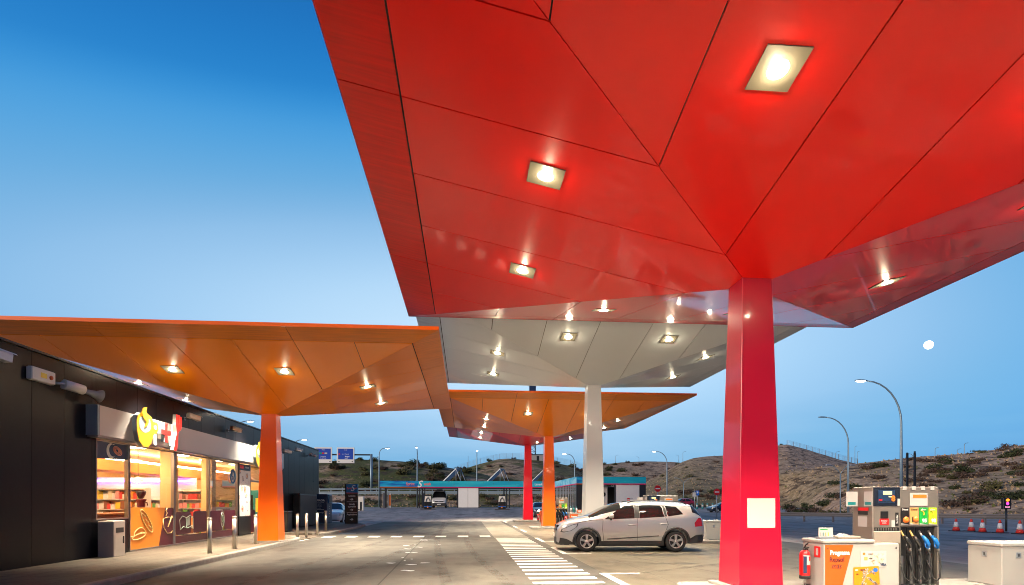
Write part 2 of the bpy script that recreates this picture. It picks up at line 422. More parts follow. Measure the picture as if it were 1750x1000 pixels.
kerb([(-6.6, -8), (-6.6, 5), (-6.6, 14), (-6.6, 22.6), (-6.75, 23.6), (-7.2, 24.2)])
kerb([(-6.9, 26.6), (-6.5, 27.6), (-6.35, 30), (-6.4, 36.6), (-6.9, 38.8), (-8.0, 40.2), (-9.5, 40.6)])
# fuel islands
def island(y0, x0=3.75, x1=11.2):
    b = MB().m(M['kerb']); b.box(x0, x1, y0, y0+1.35, -.2, .13, .03); return tag(b.build('fuel_island'), kind='structure')
for yy in (8.62, 20.55, 32.4, 44.1): island(yy)
# painted markings
def marks(name, quads, z):
    b = MB().m(M['marking'])
    for qd in quads: b.face([(x, y, z) for x, y in qd])
    return tag(b.build(name), kind='structure')
bars = []
y = 6.7
while y < 24.2:
    bars.append([(1.28, y), (2.66, y+.02), (2.66, y+.30), (1.28, y+.28)]); y += .667
marks('hatched_walkway_markings', bars, .010)
dash = []
for k in range(8):
    x = -6.25 + k*.985
    dash.append([(x, 25.45), (x+.47, 25.42), (x+.47, 26.35), (x, 26.38)])
marks('crossing_markings', dash, .009)
br = []
for yb in (12.2,):
    br += [[(2.88, yb-7.1+4.6), (3.04, yb-7.1+4.6), (3.04, yb), (2.88, yb)], [(3.04, yb-.14), (3.75, yb-.14), (3.75, yb), (3.04, yb)]]
br += [[(2.95, 22.0), (3.11, 22.0), (3.11, 24.5), (2.95, 24.5)], [(3.11, 22.0), (3.5, 22.0), (3.5, 22.14), (3.11, 22.14)]]
br += [[(2.88, 14.7+2.1), (3.04, 14.7+2.1), (3.04, 19.3), (2.88, 19.3)], [(3.04, 16.8), (3.75, 16.8), (3.75, 16.94), (3.04, 16.94)]]
for ya, yb in ((29.2, 31.7), (34.4, 37), (43, 46.5)): br.append([(3.02, ya), (3.17, ya), (3.17, yb), (3.02, yb)])
marks('parking_bay_markings', br, .011)
lane = []
for k in range(14):
    t0, t1 = k/14, (k+.62)/14
    a = Vector((31.5, 53.9)); c = Vector((26.2, 33.0))
    p, q_ = a + (c-a)*t0*1.4, a + (c-a)*t1*1.4; n_ = Vector((.09, -.02))
    lane.append([tuple(p-n_), tuple(p+n_), tuple(q_+n_), tuple(q_-n_)])
marks('lane_line', lane, .009)
marks('lane_arrow', [[(31.2, 58), (33.6, 57.6), (32.2, 61)], [(32.2, 52.5), (32.7, 52.4), (32.9, 57.6), (32.3, 57.8)]], .009)
# drips and oil stains with their own outlines, a hose-wide joint and old paint flecks
rp = random.Random(5)
def blot(name, x, y, w, l, z, mt, n=18):
    b = MB().m(mt); b.face([(x + w*math.cos(2*PI*k/n)*rp.uniform(.55, 1.1), y + l*math.sin(2*PI*k/n)*rp.uniform(.55, 1.1), z) for k in range(n)]); return tag(b.build(name), kind='structure')
M['oil'] = mat('oil_stain', (.032, .028, .024), .45, noise=(6, .4))
for x, y, w, l in ((3.35, 15.0, .22, .10), (3.8, 14.5, .20, .14), (4.05, 14.4, .30, .10), (5.0, 14.1, .28, .10), (5.5, 14.0, .32, .12), (6.6, 13.6, .34, .09), (4.4, 15.6, .12, .06), (5.9, 16.4, 1.7, .38)): blot('oil_stain', x, y, w, l, .0085, M['oil'])
M['fleck'] = mat('worn_paint_fleck', (.42, .46, .50), .6, noise=(20, .4))
for k in range(22): blot('paint_fleck', -1.55+rp.gauss(0, .35), rp.uniform(13, 24), rp.uniform(.04, .22), rp.uniform(.04, .12), .0075, M['fleck'], 9)
b = MB().m(M['gap']); b.face([(-1.62, 9, .0065), (-1.59, 9, .0065), (-1.75, 26, .0065), (-1.79, 26, .0065)]); tag(b.build('tarmac_joint'), kind='structure')
b = MB().m(M['gap']); b.face([(4.35, 17.0, .0065), (4.37, 17.0, .0065), (5.95, 10.4, .0065), (5.92, 10.4, .0065)]); tag(b.build('slab_crack'), kind='structure')
def tyre_mark_material():
    m = mat('tyre_mark', (.020, .018, .017), .6); t = m.node_tree; o = t.nodes['Material Output']; b_ = t.nodes['Principled BSDF']; g = t.nodes.new('ShaderNodeNewGeometry')
    n = t.nodes.new('ShaderNodeTexNoise'); n.inputs['Scale'].default_value = 2.2; n.inputs['Detail'].default_value = 7; n.inputs['Roughness'].default_value = .75; t.links.new(g.outputs['Position'], n.inputs['Vector'])
    mr = t.nodes.new('ShaderNodeMapRange'); mr.inputs['From Min'].default_value = .42; mr.inputs['From Max'].default_value = .75; mr.inputs['To Max'].default_value = .55; t.links.new(n.outputs['Fac'], mr.inputs[0])
    tr = t.nodes.new('ShaderNodeBsdfTransparent'); mx = t.nodes.new('ShaderNodeMixShader'); t.links.new(mr.outputs[0], mx.inputs[0]); t.links.new(tr.outputs[0], mx.inputs[1]); t.links.new(b_.outputs[0], mx.inputs[2]); t.links.new(mx.outputs[0], o.inputs[0]); return m
M['tyre_mark'] = tyre_mark_material()
for (x0, y0, x1, y1, bend) in ((-4.6, 8, -3.2, 44, .8), (-3.05, 8, -1.65, 44, .8), (-.2, 9, -1.2, 42, -.5), (1.0, 9, .1, 30, -.4), (3.4, 12, 11, 19.5, 1.6), (4.4, 10.8, 12, 18.0, 1.6)):
    b = MB().m(M['tyre_mark']); L_ = []; n_ = 24
    for k in range(n_+1):
        f = k/n_; cx, cy = x0+(x1-x0)*f+bend*math.sin(PI*f), y0+(y1-y0)*f; L_.append((cx, cy))
    for (ax, ay), (bx, by) in zip(L_[:-1], L_[1:]):
        d_ = Vector((bx-ax, by-ay)).normalized()*.11; b.face([(ax-d_.y, ay+d_.x, .0078), (ax+d_.y, ay-d_.x, .0078), (bx+d_.y, by-d_.x, .0078), (bx-d_.y, by+d_.x, .0078)])
    tag(b.build('tyre_mark'), kind='structure')
sheet('manhole_cover', [(-5.75+.45*math.cos(t*PI/6), 28.5+.45*math.sin(t*PI/6)) for t in range(12)], .006, M['dark_metal'])
# ---------------------------------------------------------------- canopies
def panel_mat(name, col, rough=.38, perf=False):
    m = mat(name, col, rough, coat=.8, coat_rough=.03, coat_ior=1.2, spec=.2, noise=(.5, .05), bump=(1.1, .08))
    if perf:      # perforated sheet: open holes too fine to see singly make the metal read darker, in rows
        t = m.node_tree; b = t.nodes['Principled BSDF']; tc = t.nodes.new('ShaderNodeTexCoord')
        v = t.nodes.new('ShaderNodeTexNoise'); v.inputs['Scale'].default_value = 1.0; v.inputs['Detail'].default_value = 4
        mpn = t.nodes.new('ShaderNodeMapping'); mpn.inputs['Scale'].default_value = (1.2, 16, 1.2); t.links.new(tc.outputs['Object'], mpn.inputs[0]); t.links.new(mpn.outputs[0], v.inputs['Vector'])
        r = t.nodes.new('ShaderNodeValToRGB'); r.color_ramp.elements[0].position = .3; r.color_ramp.elements[0].color = (*[c*.62 for c in col], 1)
        r.color_ramp.elements[1].position = .7; r.color_ramp.elements[1].color = (*[c*.80 for c in col], 1)
        t.links.new(v.outputs['Fac'], r.inputs[0]); t.links.new(r.outputs[0], b.inputs['Base Color'])
        b.inputs['Coat Weight'].default_value = .4; b.inputs['Coat Roughness'].default_value = .12
    return m
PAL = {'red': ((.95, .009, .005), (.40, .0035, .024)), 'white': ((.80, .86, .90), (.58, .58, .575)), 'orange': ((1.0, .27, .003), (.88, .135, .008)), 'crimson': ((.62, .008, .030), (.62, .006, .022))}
PM = {}
for k_, (c1, c2) in PAL.items():
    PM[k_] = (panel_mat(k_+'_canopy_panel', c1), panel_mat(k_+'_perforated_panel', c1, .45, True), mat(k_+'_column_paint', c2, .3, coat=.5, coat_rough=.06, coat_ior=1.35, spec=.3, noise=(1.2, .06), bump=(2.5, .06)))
M['fixture'] = mat('lamp_frame', (.16, .14, .10), .5, .1)
M['deck'] = mat('canopy_deck', (.35, .35, .34), .8)
CAN_AF, CAN_AO = 5.556, 6.294
def clip_poly(poly, a, b, c):          # keep a*x+b*y<=c
    out = []
    for i in range(len(poly)):
        p, q_ = poly[i], poly[(i+1) % len(poly)]
        fp, fq = a*p[0]+b*p[1]-c, a*q_[0]+b*q_[1]-c
        if fp <= 0: out.append(p)
        if fp*fq < 0:
            t = fp/(fp-fq); out.append((p[0]+(q_[0]-p[0])*t, p[1]+(q_[1]-p[1])*t))
    return out
def canopy(X, Y, za, sl, pal, label, lamp_w, base_z=.13, near=1.0):
    fm, pm, cm = PM[pal]
    T = thing('forecourt_canopy', label, 'canopy', (X, Y, 0), 0, 'inverted pyramid canopies over the forecourt')
    rc = .26
    ztop = za + sl*rc
    # tapered square column
    b = MB().m(cm)
    def ring(h, z, e=.007): return [(h-e, -h, z), (h, -h+e, z), (h, h-e, z), (h-e, h, z), (-h+e, h, z), (-h, h-e, z), (-h, -h+e, z), (-h+e, -h, z)]
    b.loft([ring(.375, base_z), ring(.25, ztop+.03)]); b.build('column', T)
    if base_z < .2:
        b = MB().m(M['kerb']); b.box(-.52, .52, -.5, .5, base_z-.1, base_z+.045, .012); b.build('column_plinth', T)
    DIR = {'f': lambda t, r: (t, -r), 'l': lambda t, r: (-r, -t), 'b': lambda t, r: (-t, r), 'r': lambda t, r: (r, t)}
    seams = [-5.556, -4, -2.4, -.8, .8, 2.4, 4, 5.556]
    g = .009
    def add(bm_, poly, fn):
        if len(poly) < 3: return
        top = []
        for t, r in poly:
            x, y_ = fn(t, r); top.append((x, y_, za + sl*r))
        bm_.loft([[(x, y_, z) for x, y_, z in top], [(x, y_, z+.022) for x, y_, z in top]])
    for s_, fn in DIR.items():
        sp = MB().m(fm); rb = MB().m(pm)
        for t0, t1 in zip(seams[:-1], seams[1:]):
            poly = [(t0+g, rc), (t1-g, rc), (t1-g, CAN_AF-g*1.4), (t0+g, CAN_AF-g*1.4)]
            poly = clip_poly(poly, 1, -1, -g*.7); poly = clip_poly(poly, -1, -1, -g*.7)
            add(sp, poly, fn)
        for t0, t1 in ((-7, -2.4), (-2.4, 2.4), (2.4, 7)):
            poly = [(t0+g, CAN_AF+g*1.4), (t1-g, CAN_AF+g*1.4), (t1-g, CAN_AO), (t0+g, CAN_AO)]
            poly = clip_poly(poly, 1, -1, -g*.7); poly = clip_poly(poly, -1, -1, -g*.7)
            add(rb, poly, fn)
        so_ = sp.build('soffit', T); rb.build('rim_band', T)
        for t in (-1.6, 1.6):
            r = 3.7; x, y_ = fn(t, r); z = za + sl*r
            # square frame lying on the slope, round lens in it
            q = MB().m(M['fixture']); fr = .235
            corners = []
            for (a_, c_) in ((-fr, -fr), (fr, -fr), (fr, fr), (-fr, fr)):
                xx, yy = fn(t+a_, r+c_); corners.append((xx, yy, za+sl*(r+c_)-.012))
            q.loft([corners, [(p[0], p[1], p[2]+.03) for p in corners]])
            fo = q.build('downlight', T)
            q = MB().m(M['lens']); n = 20
            lens = []
            for k in range(n):
                a_ = 2*PI*k/n; xx, yy = fn(t+.105*math.cos(a_), r+.105*math.sin(a_)); lens.append((xx, yy, za+sl*(r+.105*math.sin(a_))-.017))
            q.loft([lens, [(p[0], p[1], p[2]+.004) for p in lens]]); q.build('lens', fo)
            ld = bpy.data.lights.new('downlight_beam', 'SPOT'); ld.energy = lamp_w*(near if s_ in 'fl' else 1.0); ld.color = (1.0, .86, .63); ld.spot_size = R(98); ld.spot_blend = 1.0; ld.shadow_soft_size = .09
            lo = bpy.data.objects.new('downlight_beam', ld); COL.objects.link(lo); lo.parent = T; lo.location = (x, y_, z-.06)
            gd = bpy.data.lights.new('added_panel_glow', 'POINT'); gd.energy = 16; gd.color = (1.0, .84, .55); gd.shadow_soft_size = .04      # added point light that brightens the panels round each flat lens
            go = bpy.data.objects.new('added_panel_glow', gd); COL.objects.link(go); go.parent = T; go.location = (x, y_, z-.05)
    q = MB().m(M['gap'])       # dark backing behind the joints
    A = CAN_AO-.012
    cs = [(-1, -1), (1, -1), (1, 1), (-1, 1)]
    q.loft([[(c[0]*rc, c[1]*rc, ztop+.024) for c in cs], [(c[0]*A, c[1]*A, za+sl*A+.024) for c in cs]], cap=False)
    q.build('backing', T)
    q = MB().m(M['deck']); zt_ = za+sl*CAN_AO
    q.loft([[(c[0]*A, c[1]*A, zt_+.03) for c in cs], [(c[0]*A, c[1]*A, zt_+.055) for c in cs]]); q.build('roof_deck', T)
    q = MB().m(cm)
    for k in range(4):
        c0, c1 = cs[k], cs[(k+1) % 4]; o_ = CAN_AO+.012; i_ = CAN_AO+.001
        q.loft([[(c0[0]*o_, c0[1]*o_, zt_-.004), (c1[0]*o_, c1[1]*o_, zt_-.004), (c1[0]*i_, c1[1]*i_, zt_-.004), (c0[0]*i_, c0[1]*i_, zt_-.004)],
                [(c0[0]*o_, c0[1]*o_, zt_+.09), (c1[0]*o_, c1[1]*o_, zt_+.09), (c1[0]*i_, c1[1]*i_, zt_+.09), (c0[0]*i_, c0[1]*i_, zt_+.09)]])
    q.build('edge_trim', T)
    return T
LW = 1650
CAN = [
 canopy(4.785, 9.32, 5.172, .219, 'red', 'bright red inverted pyramid canopy on a red square column, nearest and largest', LW, near=3.0),
 canopy(4.793, 21.308, 5.853, .223, 'white', 'white inverted pyramid canopy on a white square column behind the silver car', LW),
 canopy(4.842, 33.184, 5.288, .225, 'orange', 'orange inverted pyramid canopy beyond the white one, on an orange column over the pumps', LW, near=2.0),
 canopy(4.882, 44.753, 5.909, .226, 'crimson', 'dark crimson inverted pyramid canopy on a red column, farthest of the row', LW),
 canopy(-6.995, 21.345, 4.629, .223, 'orange', 'orange inverted pyramid canopy standing on the shop pavement, left of the driveway', LW*1.95),
]
# ---------------------------------------------------------------- shop building
M['cladding'] = mat('anthracite_cladding', (.007, .0065, .009), .30, .15, noise=(.7, .25), bump=(2.2, .05), rvar=.06, spec=.14)
M['band'] = mat('satin_aluminium_band', (.44, .43, .44), .34, .4, noise=(.8, .06), bump=(1.6, .05))
M['alu'] = mat('window_aluminium', (.30, .29, .30), .35, .8)
M['plaster'] = mat('interior_plaster', (.76, .50, .24), .7)
M['shopfloor'] = mat('shop_floor', (.45, .36, .26), .35, noise=(3, .1))
M['bulk'] = mat('orange_bulkhead', (.80, .30, .06), .5)
M['cove'] = mat('cove_light', (1, 1, 1), .4, emit=((1, .76, .40), 22.0))
M['ceil_light'] = mat('shop_ceiling_light', (1, 1, 1), .4, emit=((1, .80, .50), 25.0))
M['violet'] = mat('violet_led', (.3, .2, 1), .4, emit=((.25, .12, 1.0), 6.0))
M['glow_or'] = mat('lit_yellow_letter', (.42, .19, .01), .4, emit=((1.0, .40, .010), .5))
M['glow_rd'] = mat('lit_red_letter', (.45, .012, .012), .4, emit=((1.0, .03, .015), .8))
M['glow_wh'] = mat('halo_light', (1, 1, 1), .4, emit=((1.0, .80, .5), .35))
M['sign_pale'] = mat('pale_sign_return', (.40, .38, .36), .5)
M['sign_side'] = mat('sign_return', (.25, .32, .38), .4, .4)
M['film_or'] = mat('orange_window_film', (.62, .20, .02), .3)
M['film_line'] = mat('pale_line_film', (.80, .62, .28), .4)
M['film_mint'] = mat('mint_line_film', (.50, .62, .55), .4)
def glass_mat(name, tint=(1, 1, 1), refl=.10):
    m = bpy.data.materials.new(name); m.use_nodes = True; t = m.node_tree; t.nodes.clear()
    o = t.nodes.new('ShaderNodeOutputMaterial'); tr = t.nodes.new('ShaderNodeBsdfTransparent'); gl = t.nodes.new('ShaderNodeBsdfGlossy'); mx = t.nodes.new('ShaderNodeMixShader')
    tr.inputs[0].default_value = (*tint, 1); gl.inputs['Roughness'].default_value = .01
    fr = t.nodes.new('ShaderNodeFresnel'); fr.inputs[0].default_value = 1.5
    fm_ = t.nodes.new('ShaderNodeMath'); fm_.operation = 'MULTIPLY'; fm_.inputs[1].default_value = .6; t.links.new(fr.outputs[0], fm_.inputs[0]); t.links.new(fm_.outputs[0], mx.inputs[0]); t.links.new(tr.outputs[0], mx.inputs[1]); t.links.new(gl.outputs[0], mx.inputs[2]); t.links.new(mx.outputs[0], o.inputs[0])
    return m
M['glass'] = glass_mat('shop_glass', (.93, .95, .94))
M['dark_glass'] = mat('tinted_glass', (.010, .011, .012), .03, 0, spec=.8)

SH = thing('shop_building', 'long dark metal clad shop with a lit glass front and silver sign band', 'shop', (-9.5, 15.5, 0))
OX, OY = -9.5, 15.5
def sh(b, name, parent=SH, **k): return b.build(name, parent, loc=(-OX, -OY, 0), **k)
TOPZ = 4.86; Y0, Y1, YA, YB = -8.0, 38.2, 15.62, 29.6
b = MB().m(M['cladding'])
y = Y0
while y < Y1 - .05:                                  # vertical cassettes with open joints
    y2 = min(y+1.02, Y1)
    for a, c in ((y, min(y2, YA)), (max(y, YB), y2)):
        if c - a > .06: b.box(-9.56, -9.5, a+.006, c-.006, .13, TOPZ)
    a, c = max(y, YA), min(y2, YB)
    if c - a > .06: b.box(-9.56, -9.5, a+.006, c-.006, 3.3, TOPZ)
    y = y2
b.box(-9.56, -9.5, YA, 17.05, .13, 1.08)
b.m(M['black']).box(-9.70, -9.57, Y0, YA-.02, .13, TOPZ-.02); b.box(-9.70, -9.57, YB+.02, Y1-.02, .13, TOPZ-.02); b.box(-9.70, -9.57, YA, YB, 3.32, TOPZ-.02); b.box(-9.68, -9.57, YA, 17.05, .13, 1.07)
b.m(M['cladding']).box(-24, -9.71, Y1-.2, Y1-.01, .13, TOPZ-.01); b.box(-24, -9.71, Y0+.01, Y0+.2, .13, TOPZ-.01); b.box(-24, -23.8, Y0+.21, Y1-.21, .13, TOPZ-.01)
sh(b, 'wall')
b = MB().m(M['deck']); b.box(-23.9, -9.62, Y0+.1, Y1-.1, TOPZ-.2, TOPZ+.02); b.m(M['dark_metal']).box(-9.72, -9.47, Y0-.02, Y1+.02, TOPZ+.021, TOPZ+.07); sh(b, 'roof')
b = MB().m(M['band']); b.box(-9.49, -9.20, 15.28, YB+.4, 3.245, 3.995); b.m(M['sign_side']).box(-9.49, -9.205, 15.20, 15.277, 3.235, 4.005); b.m(M['alu']).box(-9.50, -9.24, 15.28, YB+.4, 3.195, 3.242); sh(b, 'sign_band')
# interior
b = MB().m(M['shopfloor']); b.box(-17, -9.6, 14.6, 31, .05, .142)
b.m(M['plaster']).box(-17.2, -17, 14.4, 31.2, .0, 3.5); b.box(-17, -9.75, 14.4, 14.6, .0, 3.5); b.box(-17, -9.75, 31, 31.2, 0, 3.5); b.box(-17, -9.72, 14.6, 31, 3.34, 3.5)
b.box(-10.5, -10.1, 20.7, 21.1, .142, 3.34); b.box(-10.5, -10.1, 23.8, 24.2, .142, 3.34); b.m(M['white']).box(-16.9, -11.7, 26.0, 26.1, .142, 2.6)
sh(b, 'interior')
b = MB().m(M['bulk']); b.box(-12.2, -11.9, 14.7, 30.9, 2.62, 2.98); b.box(-12.9, -12.2, 14.7, 30.9, 2.62, 2.68); b.m(M['cove']).box(-12.15, -11.95, 14.8, 30.8, 2.99, 3.06); sh(b, 'lit_bulkhead')
b = MB().m(M['violet']); b.box(-16.8, -11.75, 25.93, 25.985, 2.42, 2.50); b.box(-16.95, -16.9, 15, 25.5, 2.32, 2.38); sh(b, 'led_strip')
b = MB()
for k in range(5):
    for xx in (-10.8, -14.2): b.m(M['ceil_light']).box(xx-.3, xx+.3, 16+k*3, 16.9+k*3, 3.31, 3.336)
sh(b, 'ceiling_light')
# windows: frame + pane (+ film) each
def window(y0, y1, z0, z1, lab=None, mull=True):
    f = MB().m(M['alu']); e = .035
    f.box(-9.60, -9.49, y0, y0+e, z0, z1); f.box(-9.60, -9.49, y1-e, y1, z0, z1); f.box(-9.595, -9.495, y0+e, y1-e, z0, z0+e); f.box(-9.595, -9.495, y0+e, y1-e, z1-e, z1)
    fo = sh(f, 'window')
    if lab: fo['label'] = lab
    p = MB().m(M['glass']); p.face([(-9.54, y0+e, z0+e), (-9.54, y1-e, z0+e), (-9.54, y1-e, z1-e), (-9.54, y0+e, z1-e)])
    p.build('pane', fo); return fo
w1 = window(15.62, 17.06, 1.08, 3.19, 'window with a navy panel showing a crescent moon'); w2 = window(17.10, 19.62, .14, 3.19, 'window with an orange film showing bread'); w3 = window(19.64, 22.2, .14, 3.19); w4 = window(22.22, 24.86, .14, 3.19)
def curve(b, pts, r, x=-9.515): b.tube([(x, p[0], p[1]) for p in pts], r, 5)
def ell(cy, cz, a, c, rot=0, t0=0, t1=2*PI, n=24):
    out = []
    for k in range(n+1):
        t = t0+(t1-t0)*k/n; u, v = a*math.cos(t), c*math.sin(t)
        out.append((cy+u*math.cos(rot)-v*math.sin(rot), cz+u*math.sin(rot)+v*math.cos(rot)))
    return out
def yz(b, pts, x0, x1): b.prism(pts, 'x', x0, x1); return b
f = MB().m(M['navy']); yz(f, [(15.66, 2.68), (17.02, 2.74), (17.02, 3.15), (15.66, 3.15)], -9.536, -9.530); f.build('film', w1)
f = MB().m(M['cream'])
moon_out = ell(16.30, 2.93, .20, .20, 0, R(60), R(300), 18); moon_in = ell(16.40, 2.95, .19, .17, 0, R(292), R(70), 18)
yz(f, moon_out+moon_in, -9.529, -9.524); f.build('moon_emblem', w1)
f = MB().m(mat('pink_line', (.75, .32, .22), .5))
for k in range(3): curve(f, ell(16.58, 2.95, .20-.05*k, .105-.03*k, R(-18)), .012, -9.522)
curve(f, [(16.45, 3.05), (16.52, 2.86)], .012, -9.522); curve(f, [(16.6, 3.04), (16.64, 2.86)], .012, -9.522); f.build('croissant_emblem', w1)
f = MB().m(M['film_or']); yz(f, [(17.14, .18), (18.72, .18), (19.1, 1.37), (17.14, 1.40)], -9.536, -9.530)
f.m(M['maroon']); yz(f, [(18.725, .18), (19.58, .18), (19.58, 1.36), (19.105, 1.37)], -9.536, -9.530); f.build('film', w2)
f = MB().m(M['film_line'])
curve(f, ell(18.02, .98, .46, .13, R(-47)), .014)
for k in range(3): curve(f, [(17.78+.16*k, 1.22-.18*k), (17.95+.16*k, 1.12-.18*k)], .012)
curve(f, ell(17.65, .62, .28, .17, R(8), 0, PI), .013); curve(f, ell(17.6, .54, .34, .07, R(8)), .012); curve(f, [(17.15, .55), (17.4, .58), (17.75, .66), (18.0, .62)], .012)
f.build('bread_drawing', w2)
for w, y0, y1, col in ((w3, 19.70, 22.14, 0), (w4, 22.28, 24.8, 1)):
    f = MB().m(M['maroon']); yz(f, [(y0, .18), (y1, .18), (y1, .42), (y0, .42)], -9.536, -9.530)
    n_ = 2
    for k in range(n_):
        a, c = y0+.08+(y1-y0)*k/n_, y0+(y1-y0)*(k+1)/n_-.10
        yz(f, [(a+.05, .46), (c-.05, .46), (c, .55), (c, 1.16), (c-.05, 1.22), (a+.05, 1.22), (a, 1.16), (a, .55)], -9.536, -9.530)
    f.build('film', w)
f = MB().m(M['film_line'])
curve(f, [(18.95, 1.02), (19.0, .74), (19.2, .55), (19.45, .55), (19.55, .62)], .014); curve(f, [(18.95, 1.02), (19.2, 1.07), (19.55, 1.05)], .012); curve(f, [(19.12, 1.1), (19.2, 1.2), (19.12, 1.28), (19.2, 1.36)], .012); curve(f, [(19.25, .75), (19.5, 1.1)], .016)
f.build('cup_drawing', w2)
f = MB().m(M['film_mint'])
curve(f, [(20.05, .62), (20.0, .95), (20.2, 1.08), (20.45, 1.02), (20.5, .66), (20.25, .72), (20.05, .62)], .014); curve(f, [(20.5, 1.02), (20.75, 1.1), (20.95, .98), (20.95, .62), (20.75, .70), (20.5, .66)], .014)
yz(f, [(20.54, .72), (20.74, .76), (20.74, 1.04), (20.54, .98)], -9.528, -9.524); f.build('book_drawing', w3)
f = MB().m(M['film_mint']); curve(f, ell(23.4, .86, .16, .28, 0), .013); curve(f, [(23.4, .6), (23.4, .45)], .013); curve(f, ell(23.4, .9, .06, .12, 0), .01); f.build('leaf_drawing', w4)
f = MB().m(mat('sticker_blue', (.01, .10, .28), .4)); yz(f, ell(24.35, 2.60, .30, .30), -9.50, -9.494); f.m(M['white']); curve(f, ell(24.33, 2.52, .11, .12, 0, R(150), R(400)), .022, -9.492); curve(f, [(24.33, 2.62), (24.33, 2.78), (24.42, 2.62), (24.46, 2.52)], .018, -9.492); f.build('round_sticker', w4)
# entrance: poster pillar, automatic door
b = MB().m(M['black']); b.box(-9.56, -9.46, 24.88, 26.22, .14, .93); b.box(-9.58, -9.47, 24.88, 24.98, .93, 3.19); sh(b, 'poster_pillar')
def poster_mat():
    m = mat('food_poster', (.8, .76, .72), .4); t = m.node_tree; bs = t.nodes['Principled BSDF']; tc = t.nodes.new('ShaderNodeTexCoord')
    v = t.nodes.new('ShaderNodeTexVoronoi'); v.inputs['Scale'].default_value = 2.6; t.links.new(tc.outputs['Object'], v.inputs['Vector'])
    n = t.nodes.new('ShaderNodeTexNoise'); n.inputs['Scale'].default_value = 9; t.links.new(tc.outputs['Object'], n.inputs['Vector'])
    r = t.nodes.new('ShaderNodeValToRGB'); r.color_ramp.interpolation = 'CONSTANT'
    cols = [(0, (.45, .06, .05)), (.16, (.62, .38, .22)), (.27, (.80, .62, .45)), (.33, (.16, .18, .30)), (.40, (.80, .78, .76)), (.8, (.70, .66, .66))]
    while len(r.color_ramp.elements) < len(cols): r.color_ramp.elements.new(.5)
    for e, (p, c) in zip(r.color_ramp.elements, cols): e.position = p; e.color = (*c, 1)
    a = t.nodes.new('ShaderNodeMath'); a.operation = 'MULTIPLY_ADD'; a.inputs[1].default_value = .5; t.links.new(n.outputs['Fac'], a.inputs[0]); t.links.new(v.outputs['Distance'], a.inputs[2])
    s_ = t.nodes.new('ShaderNodeMath'); s_.operation = 'SUBTRACT'; t.links.new(a.outputs[0], s_.inputs[0]); s_.inputs[1].default_value = .22
    t.links.new(s_.outputs[0], r.inputs[0]); t.links.new(r.outputs[0], bs.inputs['Base Color']); return m
M['poster'] = poster_mat()
b = MB().m(M['poster']); b.box(-9.50, -9.485, 24.99, 26.22, .95, 2.90); b.m(M['navy']).box(-9.50, -9.483, 24.99, 26.22, 2.905, 3.17); b.m(M['red']).box(-9.484, -9.480, 25.05, 25.45, 2.98, 3.11); po = sh(b, 'poster')
text('lettering', 'DELICIAS', .10, M['white'], po, (-9.481, 25.85, 3.04), FX_ROT)
d = sh(MB().m(M['alu']).box(-9.60, -9.50, 26.26, 26.32, .14, 3.19).box(-9.60, -9.50, 29.5, 29.56, .14, 3.19).box(-9.60, -9.50, 26.32, 29.5, 2.45, 2.52).box(-9.60, -9.50, 27.86, 27.92, .14, 2.45), 'door')
b = MB().m(M['glass']); b.face([(-9.55, 26.32, .16), (-9.55, 29.5, .16), (-9.55, 29.5, 2.45), (-9.55, 26.32, 2.45)]); b.face([(-9.55, 26.32, 2.52), (-9.55, 29.5, 2.52), (-9.55, 29.5, 3.17), (-9.55, 26.32, 3.17)]); b.build('pane', d)
b = MB().m(M['maroon']); b.box(-9.53, -9.525, 26.34, 26.9, .2, 1.2); b.build('film', d)
# goods inside: real shelves with packets
GC = [mat('packet_'+n_, c, .45) for n_, c in (('red', (.6, .05, .04)), ('yellow', (.8, .55, .05)), ('cream', (.8, .7, .5)), ('orange', (.8, .28, .05)), ('green', (.15, .4, .08)), ('brown', (.25, .10, .05)), ('white', (.8, .78, .75)), ('pink', (.75, .3, .3)))]
def shelf_unit(x, y, w, hgt, d, rz, label, seed):
    rnd = random.Random(seed)
    t = thing('shelf_unit', label, 'shelf', (x, y, .142), rz, 'grocery shelves inside the shop')
    f = MB().m(M['cream']); n = int(hgt/.36)
    f.box(-d, -d+.03, 0, w, 0, hgt); f.box(-d, 0, -.03, 0, 0, hgt); f.box(-d, 0, w, w+.03, 0, hgt)
    for k in range(n+1): f.box(-d+.03, 0, 0, w, .05+k*.36, .075+k*.36)
    f.build('rack', t)
    g = MB()
    for k in range(n):
        yy = .03
        while yy < w-.1:
            ww = rnd.uniform(.07, .16); hh = rnd.uniform(.16, .29); g.m(GC[int(rnd.random()*8)]).box(-.28, -.03, yy, min(w-.01, yy+ww), .08+k*.36, .08+k*.36+hh); yy += ww+.012
    tag(g.build('goods', t), kind='stuff')
    return t
shelf_unit(-13.6, 21.4, 2.2, 1.9, .4, -PI/2, 'tall cream shelf of colourful packets seen through the first shop window', 1)
shelf_unit(-14.6, 25.55, 2.6, 1.65, .4, -PI/2, 'cream shelf of groceries against the white partition behind the coffee grinder', 2)
shelf_unit(-12.1, 25.3, 1.2, 1.95, .4, -PI/2, 'tall shelf stacked with snacks just inside the third window', 3)
shelf_unit(-16.5, 18.4, 3.2, 2.0, .4, 0, 'long cream shelf of groceries along the back wall of the shop', 4)
shelf_unit(-13.6, 28.6, 2.4, 1.5, .4, -PI/2, 'low shelf of packets behind the fourth window', 5)
t = thing('serving_counter', 'long wood topped counter inside the shop along the second window', 'counter', (-10.6, 17.1, .142))
b = MB().m(M['maroon']); b.box(-.7, 0, 0, 3.5, 0, 1.02); b.build('front', t); b = MB().m(mat('wood_top', (.35, .16, .06), .4, noise=(6, .2))); b.box(-.75, .06, -.05, 3.55, 1.022, 1.07); b.build('worktop', t)
